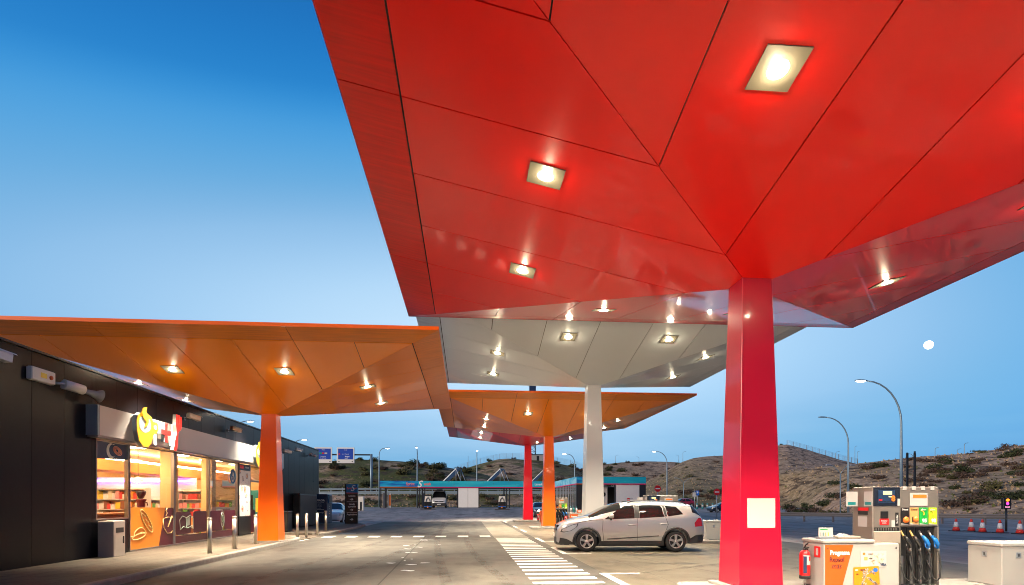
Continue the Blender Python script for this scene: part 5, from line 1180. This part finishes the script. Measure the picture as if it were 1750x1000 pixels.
for xx in (.2, 2.0):
    b = MB().m(M['black']); b.lathe([(.26, 0), (.26, -.03), (.17, -.04), (.17, 0)], c=(xx, -.001, 2.05), axis='y', n=20); b.build('fan', t)
b = MB().m(M['navy']); b.cyl(.75, .3, .1, 2.3, .3, n=16); b.build('brush', t)
def no_entry(x, y, zc, r, label, pole=True):
    z0 = gz(x, y); t = thing('no_entry_sign', label, 'sign', (x, y, z0), 0, 'no entry signs'); h_ = zc - z0
    b = MB().m(M['galv']); b.tube([(0, 0, 0), (0, 0, h_+r*.8)], .035, 8); b.build('post', t)
    b = MB().m(M['red']); b.lathe([(0, -.06), (r, -.06), (r, -.04), (0, -.04)], c=(0, 0, h_), axis='y', n=28, smooth=False); d_ = b.build('disc', t); b = MB().m(M['lett']); b.box(-r*.68, r*.68, -.066, -.0605, h_-r*.16, h_+r*.16); b.build('bar', d_); return t
no_entry(18.72, 54.7, 2.86, .32, 'no entry sign above the pump behind the silver car'); no_entry(21.85, 48.4, 2.42, .29, 'no entry sign beside the red column, before the dark blue car'); no_entry(11.75, 56.2, 2.25, .22, 'small no entry sign on the corner of the wash building'); no_entry(15.2, 52.6, 1.78, .15, 'small low no entry sign before the white shutter door')
t = thing('dispenser_board', 'white round and beige notice boards under the corner no entry sign', 'sign', (12.0, 56.1, .28)); b = MB().m(M['galv']); b.tube([(.3, .05, 0), (.3, .05, 1.5)], .03, 6); b.build('post', t); b = MB().m(M['paper']); b.box(.0, .75, -.02, 0, 1.2, 1.62); b.build('board', t)
for k, (x, y, lab) in enumerate(((39.5, 95.1, 'blue parking sign beside the red car'), (39.0, 95.1, 'white parking notice beside the red car, left of the blue one'))):
    t = thing('parking_sign', lab, 'sign', (x, y, gz(x, y)), 0); b = MB().m(M['galv']); b.tube([(0, 0, 0), (0, 0, 3.0)], .05, 8); b.build('post', t); b = MB().m(M['blue'] if k == 0 else M['paper']); b.box(-.3 if k == 0 else -.35, .3 if k == 0 else .35, -.08, -.055, 2.2 if k == 0 else 2.0, 3.0 if k == 0 else 2.7); s_ = b.build('panel', t)
    if k == 0: text('lettering', 'P', .55, M['lett'], s_, (0, -.084, 2.62), bold=.01)
for k, u_ in enumerate((38.3, 39.2, 40.0, 40.85)):
    x, y = u_, 92.3 - k*.1
    if k == 0:
        fb = thing('delineator_post', 'green and white delineator post nearest the parking sign', 'post', (x, y, gz(x, y)), 0, 'green delineator posts'); b = MB().m(M['teal']); b.cyl(0, 0, 0, .38, .16, n=14); b.cyl(0, 0, .70, .92, .16, .13, n=14); b.build('post', fb); b = MB().m(M['paper']); b.cyl(0, 0, .382, .698, .16, n=14); b.build('band', fb)
    else: o = copy_tree(fb); o.location = (x, y, gz(x, y)); o['label'] = ['', 'second green and white delineator post right of the parking sign', 'third green and white delineator post right of the parking sign', 'green delineator post beside the dark blue car'][k]
# street lamps
M['pole'] = mat('lamp_pole_paint', (.20, .29, .36), .45, .4)
def street_lamp(x, y, label, dx, reach=2.4, hgt=10.0, lit=True, dy=0.0):
    z0 = gz(x, y)-.1; t = thing('street_lamp', label, 'street lamp', (x, y, z0), 0, 'street lamps'); H = hgt - z0
    d = Vector((dx, dy, 0)); d = d.normalized() if d.length > 0 else Vector((0, -1, 0))
    pts = [(0, 0, 0), (0, 0, H*.5), (0, 0, H-reach*.95)]; rad = [.11, .095, .075]
    for k in range(1, 9): a = PI/2*k/8; pts.append(tuple(d*(reach*.85)*(1-math.cos(a)) + Vector((0, 0, H-reach*.95+reach*.95*math.sin(a))))); rad.append(.07-.003*k)
    b = MB().m(M['pole']); b.tube(pts, rad, 10); b.build('pole', t)
    e = Vector(pts[-1]); s_ = Vector((-d.y, d.x, 0)); b = MB().m(M['pole']); rg = []
    for f_, w_, h_ in ((0, .07, .05), (.25, .15, .08), (.6, .16, .09), (.85, .08, .05)): c = e+d*f_+Vector((0, 0, .02)); rg.append([tuple(c+s_*(w_*math.cos(a))+Vector((0, 0, max(-.03, h_*math.sin(a))))) for a in [2*PI*k/10 for k in range(10)]])
    b.loft(rg, smooth=True); hd = b.build('head', t)
    if lit:
        b = MB().m(M['lamp_on']); rg = []
        for f_, w_, h_ in ((.14, .06, .03), (.3, .14, .10), (.55, .15, .11), (.76, .07, .03)): c = e+d*f_+Vector((0, 0, -.012)); rg.append([tuple(c+s_*(w_*math.cos(a))+Vector((0, 0, -h_*.35+h_*.62*math.sin(a)))) for a in [2*PI*k/12 for k in range(12)]])
        b.loft(rg, smooth=True); b.build('diffuser', hd)
    return t
street_lamp(-13.48, 91.4, 'lit street lamp at the left end of the wash canopy', 1, 1.0); street_lamp(-6.64, 80.3, 'lit street lamp rising behind the wash canopy wave emblem', 0, 1.2, 9.0, True, -1); street_lamp(1.91, 95.2, 'lit street lamp behind the middle of the wash canopy', 0, 1.2, 9.9, True, -1)
street_lamp(19.18, 99.8, 'lit street lamp just left of the white column', -1, 1.6); street_lamp(33.66, 93.6, 'lit street lamp between the wash building and the red column', -1, 2.1); street_lamp(38.29, 54.6, 'unlit street lamp right of the red column', -1, 2.7, 10.0, False); street_lamp(30.49, 37.9, 'tall lit street lamp behind the nearest fuel pump', -1, 3.0)
street_lamp(-24.0, 62.1, 'lit street lamp behind the shop roof, left of the orange column', 1, 1.3); street_lamp(-23.4, 80.1, 'lit street lamp behind the shop roof, right of the orange column', 1, 1.3)
def double_lamp(x, y, zt, label, w):
    z0 = gz(x, y)-.1; t = thing('double_street_lamp', label, 'street lamp', (x, y, z0), 0, 'twin arm street lamps'); H = zt - z0
    b = MB().m(M['pole']); b.tube([(0, 0, 0), (0, 0, H-.9)], [.07, .05], 8); b.build('pole', t)
    for sgn in (-1, 1):
        b = MB().m(M['pole']); b.tube([(0, 0, H-.9), (sgn*.25*w, 0, H-.55), (sgn*.7*w, 0, H-.08), (sgn*w, 0, H)], .035, 8); a_ = b.build('arm', t); b = MB().m(M['galv']); b.box(min(sgn*w, sgn*(w+.55)), max(sgn*w, sgn*(w+.55)), -.14, .14, H-.02, H+.09, .03); b.build('head', a_)
    return t
double_lamp(39.8, 102.0, 5.9, 'small twin arm lamp above the red car', 1.2); double_lamp(40.4, 58.9, 5.5, 'small twin arm lamp left of the nearest fuel pump', 1.1)
# gantry with two direction signs
GY = 112.0; zr = terrain_z(-18, GY)
T = thing('sign_gantry', 'grey overhead gantry carrying the two blue road signs', 'gantry', (-18.0, GY, zr)); H = 10.75-zr
b = MB().m(M['pole']); b.tube([(0, 0, -.3), (0, 0, H)], .24, 10); b.build('post', T); b = MB().m(M['dark_metal']); b.box(-22, .1, -.12, .12, H-.28, H-.02); b.build('beam', T); b = MB().m(M['pole']); b.tube([(-22, 0, -.3), (-22, 0, H)], .24, 10); b.build('post', T)
for k, (x0, w_) in enumerate(((-24.42, 3.3), (-28.6, 3.3))):
    t = thing('road_sign', ['blue road sign with white writing on the gantry, right one', 'blue road sign with coloured boxes on the gantry, cut off by the shop'][k], 'sign', (x0, GY-.35, 8.96), 0, 'blue road signs on the gantry')
    b = MB().m(M['white']); b.box(0, w_, 0, .12, 0, 3.0, .03); b.build('frame', t); b = MB().m(mat('motorway_blue', (.002, .055, .42), .5)); b.box(.25, w_-.25, -.012, -.001, .72, 2.75); b.build('panel', t)
    text('lettering', 'M-30', .25, M['lett'], t, (w_/2, -.015, 2.5))
    if k == 0: text('lettering', 'A-1 Madrid', .26, M['lett'], t, (w_/2, -.015, 1.72)); text('lettering', 'Burgos', .30, M['lett'], t, (w_/2+.3, -.015, 1.25), bold=.01); text('lettering', 'salida', .26, M['lett'], t, (w_/2+.1, -.015, .92)); b = MB().m(M['red']); b.box(.35, .62, -.018, -.0125, 1.58, 1.86); b.build('route_box', t)
    else: b = MB(); b.m(M['green']).box(.95, 1.35, -.018, -.0125, 1.72, 2.0); b.m(M['red']).box(1.42, 1.82, -.018, -.0125, 1.72, 2.0); b.m(M['paper']).box(1.9, 2.4, -.018, -.0125, 1.72, 2.0); b.build('route_box', t); text('lettering', 'Zaragoza', .27, M['lett'], t, (w_/2, -.015, 1.25)); text('lettering', 'M-40 M-50', .25, M['lett'], t, (w_/2, -.015, .92))
    b = MB().m(M['black']); b.box(.3, .5, -.014, -.001, .22, .38); b.box(w_-.5, w_-.3, -.014, -.001, .22, .38); b.build('fixing', t)
# guard rails
def guard_rail(name, pts, label, hgt, mt, posts=2.2, rails=((.55, .30),), cat='guard rail', pr=.06):
    t = thing(name, label, cat, (pts[0][0], pts[0][1], gz(*pts[0])), 0); o0 = Vector((pts[0][0], pts[0][1], gz(*pts[0])))
    dense = []
    for a, c in zip(pts[:-1], pts[1:]):
        a, c = Vector(a), Vector(c); n = max(1, int((c-a).length/posts)); dense += [a+(c-a)*k/n for k in range(n)]
    dense.append(Vector(pts[-1])); P3 = [Vector((p.x, p.y, gz(p.x, p.y)))-o0 for p in dense]
    for z_, h_ in rails:
        b = MB().m(mt); b.loft([[(p.x, p.y-.04, p.z+z_), (p.x, p.y+.0, p.z+z_), (p.x, p.y+.0, p.z+z_+h_), (p.x, p.y-.04, p.z+z_+h_), (p.x, p.y-.07, p.z+z_+h_*.75), (p.x, p.y-.03, p.z+z_+h_*.5), (p.x, p.y-.07, p.z+z_+h_*.25)] for p in P3]); b.build('rail', t)
    for p in P3[:100]:
        b = MB().m(mt); b.box(p.x-pr, p.x+pr, p.y+.005, p.y+.005+pr*2, p.z-.2, p.z+hgt); b.build('post', t)
    return t
M['railblue'] = mat('weathered_parapet', (.30, .38, .42), .5, .4, noise=(.8, .15))
guard_rail('road_parapet', [(-42, 105), (-20, 105), (0, 105.5), (16, 105)], 'pale blue steel parapet along the raised road behind the wash bays', 1.35, M['railblue'], 1.9, ((.15, .52), (.95, .28)))
guard_rail('guard_rail', [(22, 47), (30, 41), (36, 37), (48, 32)], 'low steel guard rail behind the traffic cones', .78, mat('dull_rail', (.20, .18, .17), .6, .3), 2.0, ((.42, .3),))
def crest_fence(cols, d, label, hgt):
    t = None; P3 = []
    for u in cols:
        a = (u-875)/FPX; x, y = (a*CY+SY)*d, (-a*SY+CY)*d; P3.append(Vector((x, y, terrain_z(x, y))))
    t = thing('mesh_fence', label, 'fence', tuple(P3[0])); o0 = P3[0]
    for p in P3: b = MB().m(M['galv']); q_ = p-o0; b.box(q_.x-.06, q_.x+.06, q_.y-.06, q_.y+.06, q_.z-.3, q_.z+hgt); b.build('post', t)
    b = MB().m(M['galv'])
    for z_ in [hgt*k/6 for k in range(1, 7)]: b.tube([tuple(p-o0+Vector((0, 0, z_))) for p in P3], .022, 4)
    for p, q_ in zip(P3[:-1], P3[1:]):
        for k in range(1, 8): r_ = p+(q_-p)*k/8-o0; b.tube([(r_.x, r_.y, r_.z), (r_.x, r_.y, r_.z+hgt)], .012, 3)
    b.build('mesh', t); return t
crest_fence(list(range(744, 1000, 11)), 238, 'wire mesh fence along the green hill behind the wash canopy', 2.6); crest_fence(list(range(1345, 1470, 11)), 200, 'wire mesh fence along the bare hill right of the red column', 2.2)
# mast and hut on the hill
x, y = 27.4, 233.5; z0 = terrain_z(x, y)
t = thing('radio_mast', 'lattice radio mast with a dark antenna box, behind the far canopies', 'mast', (x, y, z0)); H = 48-z0; b = MB().m(M['dark_metal'])
for a, c in ((-1, -1), (1, -1), (1, 1), (-1, 1)): b.tube([(a*1.3, c*1.3, -.5), (a*.7, c*.7, H)], .12, 5)
n = 16
for k in range(n):
    w0, w1 = 1.3-.6*k/n, 1.3-.6*(k+1)/n; za_, zb_ = H*k/n, H*(k+1)/n
    for a, c, a2, c2 in ((-1, -1, 1, -1), (1, -1, 1, 1), (1, 1, -1, 1), (-1, 1, -1, -1)): b.tube([(a*w0, c*w0, za_), (a2*w1, c2*w1, zb_)], .06, 4); b.tube([(a*w1, c*w1, zb_), (a2*w1, c2*w1, zb_)], .05, 4)
b.build('lattice', t); b = MB().m(M['navy']); b.box(-1.3, 1.3, -1.2, 1.2, H-1.8, H+1.2, .05); b.build('antenna_box', t)
for k, (sx_, zz) in enumerate(((-1, .62), (1, .5), (-1, .42))): b = MB().m(M['grey']); b.lathe([(.7, 0), (.6, -.25), (0, -.35)], c=(sx_*1.2, -1.2, H*zz), axis='y', n=14); b.build('dish', t)
t = thing('equipment_hut', 'small dark equipment hut at the foot of the radio mast', 'hut', (x+2.5, y-2, terrain_z(x+2.5, y-2))); b = MB().m(M['grey']); b.box(-4.5, 3.2, 0, 3, -.5, 2.2); b.build('wall', t); b = MB().m(M['dark_metal']); b.box(-4.7, 3.4, -.2, 3.2, 2.202, 2.5); b.build('roof', t); b = MB().m(M['black']); b.box(-1, 0, -.02, -.001, -.2, 1.8); b.build('door', t)
# far lamps on the ridges
for k, (u, v, d, a_) in enumerate(((1052, 778, 305, 1), (1092, 781, 305, -1), (1160, 778, 290, -1), (1167, 772, 290, 1), (1428, 772, 215, 1), (1461, 763, 215, 0), (1465, 772, 215, 0), (1560, 776, 150, -1), (1598, 766, 160, 0), (1636, 768, 160, 0), (1648, 758, 150, 0), (800, 780, 245, 0))):
    aa = (u-875)/FPX; x, y = (aa*CY+SY)*d, (-aa*SY+CY)*d; z0 = terrain_z(x, y); zt = CAM_H+(858-v)/FPX*d
    street_lamp(x, y, ['thin lamp post on the far ridge right of the white column', 'second thin lamp post on the far ridge, leaning left', 'short thin lamp post where the two ridges meet', 'taller thin lamp post where the two ridges meet', 'thin post above the bare hill right of the red column', 'taller thin post by the unlit street lamp on the skyline', 'shorter thin post by the unlit street lamp on the skyline', 'tiny lamp post on the ridge right of the tall lit lamp', 'lone thin post on the right ridge', 'short post on the right ridge near the lattice poles', 'thin tall post on the right ridge behind the lattice poles', 'distant lamp post before the green hill'][k], a_, .9 if a_ else .5, max(zt, z0+3), False, 0 if a_ else -1)
# lattice poles, gate frame, display and cones at the right
for k, xx in enumerate((24.9, 25.35)):
    t = thing('utility_pole', ['left of the two thin lattice poles behind the cones', 'right of the two thin lattice poles behind the cones'][k], 'pole', (xx, 30.5, 0), 0, 'paired lattice poles'); b = MB().m(M['dark_metal']); b.box(-.05, -.02, -.04, .04, 0, 4.3); b.box(.02, .05, -.04, .04, 0, 4.3); [b.box(-.019, .019, -.03, .03, .2*j, .2*j+.05) for j in range(1, 21)]; b.build('shaft', t); b = MB().m(M['black']); b.cyl(0, 0, 4.302, 4.42 if k else 4.34, .05, n=8); b.build('cap', t)
t = thing('gate_frame', 'dark metal handrail frame between the first two traffic cones', 'handrail', (24.75, 29.6, 0)); b = MB().m(M['dark_metal']); b.tube([(0, 0, 0), (0, 0, 1.0), (.85, 0, 1.0), (.85, 0, 0)], .03, 8); b.tube([(0, 0, .5), (.85, 0, .5)], .02, 6); b.build('frame', t)
t = thing('display_sign', 'black electronic display with orange and pink symbols on a post', 'display', (28.4, 28.0, 0)); b = MB().m(M['dark_metal']); b.tube([(0, 0, 0), (0, 0, 1.2)], .05, 10); b.build('post', t); b = MB().m(M['black']); b.box(-.22, .22, -.08, .08, 1.18, 1.76, .015); hd = b.build('screen', t)
b = MB().m(mat('led_orange', (1, .3, .02), .4, emit=((1, .25, .02), 1.2))); b.prism([(-.10, 1.60), (.0, 1.57), (.09, 1.60), (.11, 1.70), (.02, 1.73), (-.08, 1.70)], 'y', -.086, -.0805); b.build('symbol', hd); b = MB().m(mat('led_pink', (.8, .1, .5), .4, emit=((.75, .05, .45), 1.0))); b.prism(ell(0, 1.47, .085, .085), 'y', -.086, -.0805); b.build('symbol', hd); text('lettering', 'PASO', .11, mat('led_text', (1, .4, .6), .4, emit=((1, .35, .6), 1.0)), hd, (0, -.084, 1.28))
for k, (u, d) in enumerate(((1634, 30.5), (1660, 30.3), (1679, 29.3), (1709, 28.6), (1743, 27.8))):
    a = (u-875)/FPX; x, y = (a*CY+SY)*d, (-a*SY+CY)*d
    labs = ['red and white traffic cone farthest left in the row', 'traffic cone in front of the handrail frame, second from left', 'middle traffic cone of the row, right of the handrail frame', 'traffic cone left of the electronic display, fourth from left', 'traffic cone at the right edge, nearest and most cut off']
    if k == 0:
        cn = thing('traffic_cone', labs[0], 'traffic cone', (x, y, 0), 0, 'red and white traffic cones in a row'); b = MB().m(M['black']); b.box(-.24, .24, -.24, .24, 0, .04, .008); b.build('base', cn); b = MB().m(mat('cone_red', (.75, .045, .03), .5)); b.lathe([(.175, .041), (.13, .22)], n=20); b.build('cone', cn); b = MB().m(bpy.data.materials['cone_red']); b.lathe([(.075, .50), (.035, .66), (0, .665)], n=20); b.build('cone_tip', cn); b = MB().m(M['lett']); b.lathe([(.132, .221), (.077, .499)], n=20); b.build('reflective_band', cn)
    else: o = copy_tree(cn); o.location = (x, y, 0); o['label'] = labs[k]
# moon
mo = MB().m(mat('moon_disc', (1, 1, 1), .9, emit=((1, .97, .92), 3.0))); mo.lathe([(17*math.sin(PI*k/16), -17*math.cos(PI*k/16)) for k in range(17)], n=28); mo = mo.build('moon', loc=(1907.9, 2221.9, 650.4)); tag(mo, 'pale full moon low in the sky right of the red column', 'moon')
# ---------------------------------------------------------------- shrubs on the slopes
def leaf_mat(name, a, b_):
    m = mat(name, a, .85, spec=.15); t = m.node_tree; bs = t.nodes['Principled BSDF']; tc = t.nodes.new('ShaderNodeTexCoord'); n = t.nodes.new('ShaderNodeTexNoise'); n.inputs['Scale'].default_value = 3.2; n.inputs['Detail'].default_value = 3
    mx = t.nodes.new('ShaderNodeMix'); mx.data_type = 'RGBA'; mx.inputs[6].default_value = (*a, 1); mx.inputs[7].default_value = (*b_, 1); t.links.new(tc.outputs['Object'], n.inputs['Vector']); t.links.new(n.outputs['Fac'], mx.inputs[0]); t.links.new(mx.outputs[2], bs.inputs['Base Color']); return m
LF = [leaf_mat('evergreen_leaves', (.020, .030, .014), (.060, .072, .032)), leaf_mat('olive_leaves', (.045, .050, .020), (.11, .10, .045)), leaf_mat('dry_twigs', (.050, .034, .026), (.12, .080, .060)), leaf_mat('grey_green_leaves', (.060, .065, .038), (.15, .14, .085))]
M['twig'] = mat('bark', (.08, .055, .04), .9)
def bush_mesh(seed, mt, n=420, flat=.62):
    rnd = random.Random(seed); b = MB().m(M['twig'])
    for k in range(6): a = rnd.uniform(0, 2*PI); b.tube([(0, 0, -.1), (.25*math.cos(a), .25*math.sin(a), .25), (.5*math.cos(a), .5*math.sin(a), .5*flat+.1)], [.04, .025, .01], 4)
    b.m(mt); lobes = [(rnd.uniform(-.5, .5), rnd.uniform(-.5, .5), rnd.uniform(.2, .75)*flat, rnd.uniform(.28, .5)) for _ in range(9)]
    for k in range(n):
        lx, ly, lz, lr = rnd.choice(lobes); v = Vector((rnd.gauss(0, 1), rnd.gauss(0, 1), rnd.gauss(0, 1))).normalized()*lr*rnd.uniform(.55, 1.05); c = Vector((lx, ly, lz))+Vector((v.x, v.y, v.z*.75))
        if c.z < .0: continue
        nrm = (v.normalized()+Vector((rnd.uniform(-.7, .7), rnd.uniform(-.7, .7), rnd.uniform(-.3, .7)))).normalized(); s_ = nrm.orthogonal().normalized(); u_ = nrm.cross(s_); ang = rnd.uniform(0, PI); s_, u_ = s_*math.cos(ang)+u_*math.sin(ang), u_*math.cos(ang)-s_*math.sin(ang); r_ = rnd.uniform(.05, .12)
        b.face([tuple(c-s_*r_), tuple(c+u_*r_*.6), tuple(c+s_*r_), tuple(c-u_*r_*.6)])
    bmesh.ops.recalc_face_normals(b.bm, faces=[]); me = bpy.data.meshes.new('shrub'); b.bm.to_mesh(me); b.bm.free(); [me.materials.append(m_) for m_ in b.mats]; return me
BUSH = [[bush_mesh(10*i+j, LF[i], 420 if i != 2 else 330) for j in range(2)] for i in range(4)]
KIND = ['evergreen', 'olive', 'dry brown', 'grey green']
ADJ = ['low', 'rounded', 'spreading', 'dense', 'ragged', 'small', 'broad', 'sparse']
nb_ = [0]
def shrub(u, d, size, kind, where, rnd):
    a = (u-875)/FPX; x, y = (a*CY+SY)*d, (-a*SY+CY)*d
    o = bpy.data.objects.new('shrub', BUSH[kind][rnd.randrange(2)]); COL.objects.link(o); o.location = (x, y, terrain_z(x, y)-.08); o.scale = (size*rnd.uniform(.9, 1.5), size*rnd.uniform(.9, 1.3), size*rnd.uniform(.75, 1.1)); o.rotation_euler = (0, 0, rnd.uniform(0, 6.28)); nb_[0] += 1
    tag(o, '%s %s shrub %s' % (ADJ[int(size*7+u) % 8], KIND[kind], where), 'shrub', 'shrubs growing on the dry hillsides'); return o
rs = random.Random(21)
def spread(n, u0, u1, d0, d1, s0, s1, where, kinds):
    for k in range(n): u = rs.uniform(u0, u1); shrub(u, rs.uniform(d0, d1), rs.uniform(s0, s1), rs.choice(kinds), where, rs)
spread(70, 530, 800, 126, 178, 1.0, 2.6, 'on the left hillside behind the gantry', [0, 1, 2, 2, 3]); spread(8, 545, 650, 92, 101, .7, 1.3, 'on the bank left of the wash canopy', [1, 2, 3]); spread(14, 650, 960, 92, 102, .5, 1.2, 'on the bank seen under the wash canopy', [1, 2]); spread(24, 780, 1000, 160, 235, 1.0, 2.4, 'on the green hill behind the wash canopy', [1, 2, 0])
spread(26, 985, 1160, 200, 290, 1.4, 3.2, 'on the dark ridge behind the wash building', [1, 2, 0]); spread(16, 1110, 1240, 108, 122, .8, 1.5, 'at the foot of the big hill behind the red car', [0, 2, 1]); spread(14, 1120, 1340, 135, 195, .5, 1.2, 'on the big bare hill', [3, 1, 2])
for u, d, s, kd in ((1352, 92, 1.5, 0), (1362, 86, 1.6, 2), (1375, 86, 1.4, 0), (1383, 90, 1.5, 0), (1357, 80, 1.4, 2), (1392, 84, 1.2, 2), (1410, 90, 1.4, 0), (1422, 92, 1.3, 0), (1430, 90, 1.3, 0), (1428, 99, 1.4, 0), (1440, 88, 1.2, 2), (1456, 90, 1.3, 0), (1410, 76, .9, 1), (1425, 75, .9, 1), (1440, 74, .8, 1), (1470, 76, 1.2, 0), (1375, 100, 1.0, 0), (1395, 78, 1.1, 2), (1345, 96, 1.3, 2), (1366, 78, 1.2, 0)): shrub(u, d, s, kd, 'on the bank between the red column and the pump', rs)
spread(44, 1605, 1765, 58, 100, .7, 1.7, 'on the stony slope behind the traffic cones', [0, 2, 2, 1]); spread(22, 1470, 1610, 66, 108, .8, 1.6, 'on the stony slope above the nearest pump', [0, 2, 2]); spread(10, 1460, 1760, 100, 117, .5, 1.1, 'near the crest of the stony slope', [2, 2, 1]); shrub(1724, 116, 1.8, 2, 'alone on the skyline at the far right', rs); shrub(1500, 92, 1.5, 2, 'reddish and large, above the nearest pump', rs)
spread(5, 1040, 1240, 196, 203, .7, 1.6, 'on the crest of the big hill', [2, 0]); shrub(790, 246, 2.2, 2, 'standing alone on the skyline above the wash canopy', rs)
# low dry grass tufts over the slopes: one uncountable mass
b = MB(); tm = [leaf_mat('dry_grass', (.26, .18, .11), (.46, .34, .22)), leaf_mat('green_grass', (.06, .085, .02), (.13, .14, .05))]
for k in range(4200):
    u = rs.uniform(520, 1780); d = interp(TOE, u)+rs.random()**1.3*65+1
    a = (u-875)/FPX; x, y = (a*CY+SY)*d, (-a*SY+CY)*d; z = terrain_z(x, y); b.m(tm[0] if rs.random() < .72 else tm[1]); s_ = rs.uniform(.08, .2)
    for j in range(2): w_ = rs.uniform(0, PI); cx, sx_ = math.cos(w_)*s_, math.sin(w_)*s_; b.face([(x-cx, y-sx_, z-.05), (x+cx, y+sx_, z-.05), (x+cx*.5+rs.uniform(-.1, .1), y+sx_*.5, z+s_*rs.uniform(.8, 1.6))])
g_ = b.build('dry_grass', fix=False); tag(g_, 'dry grass tufts over the banks and slopes', 'grass', kind='stuff')
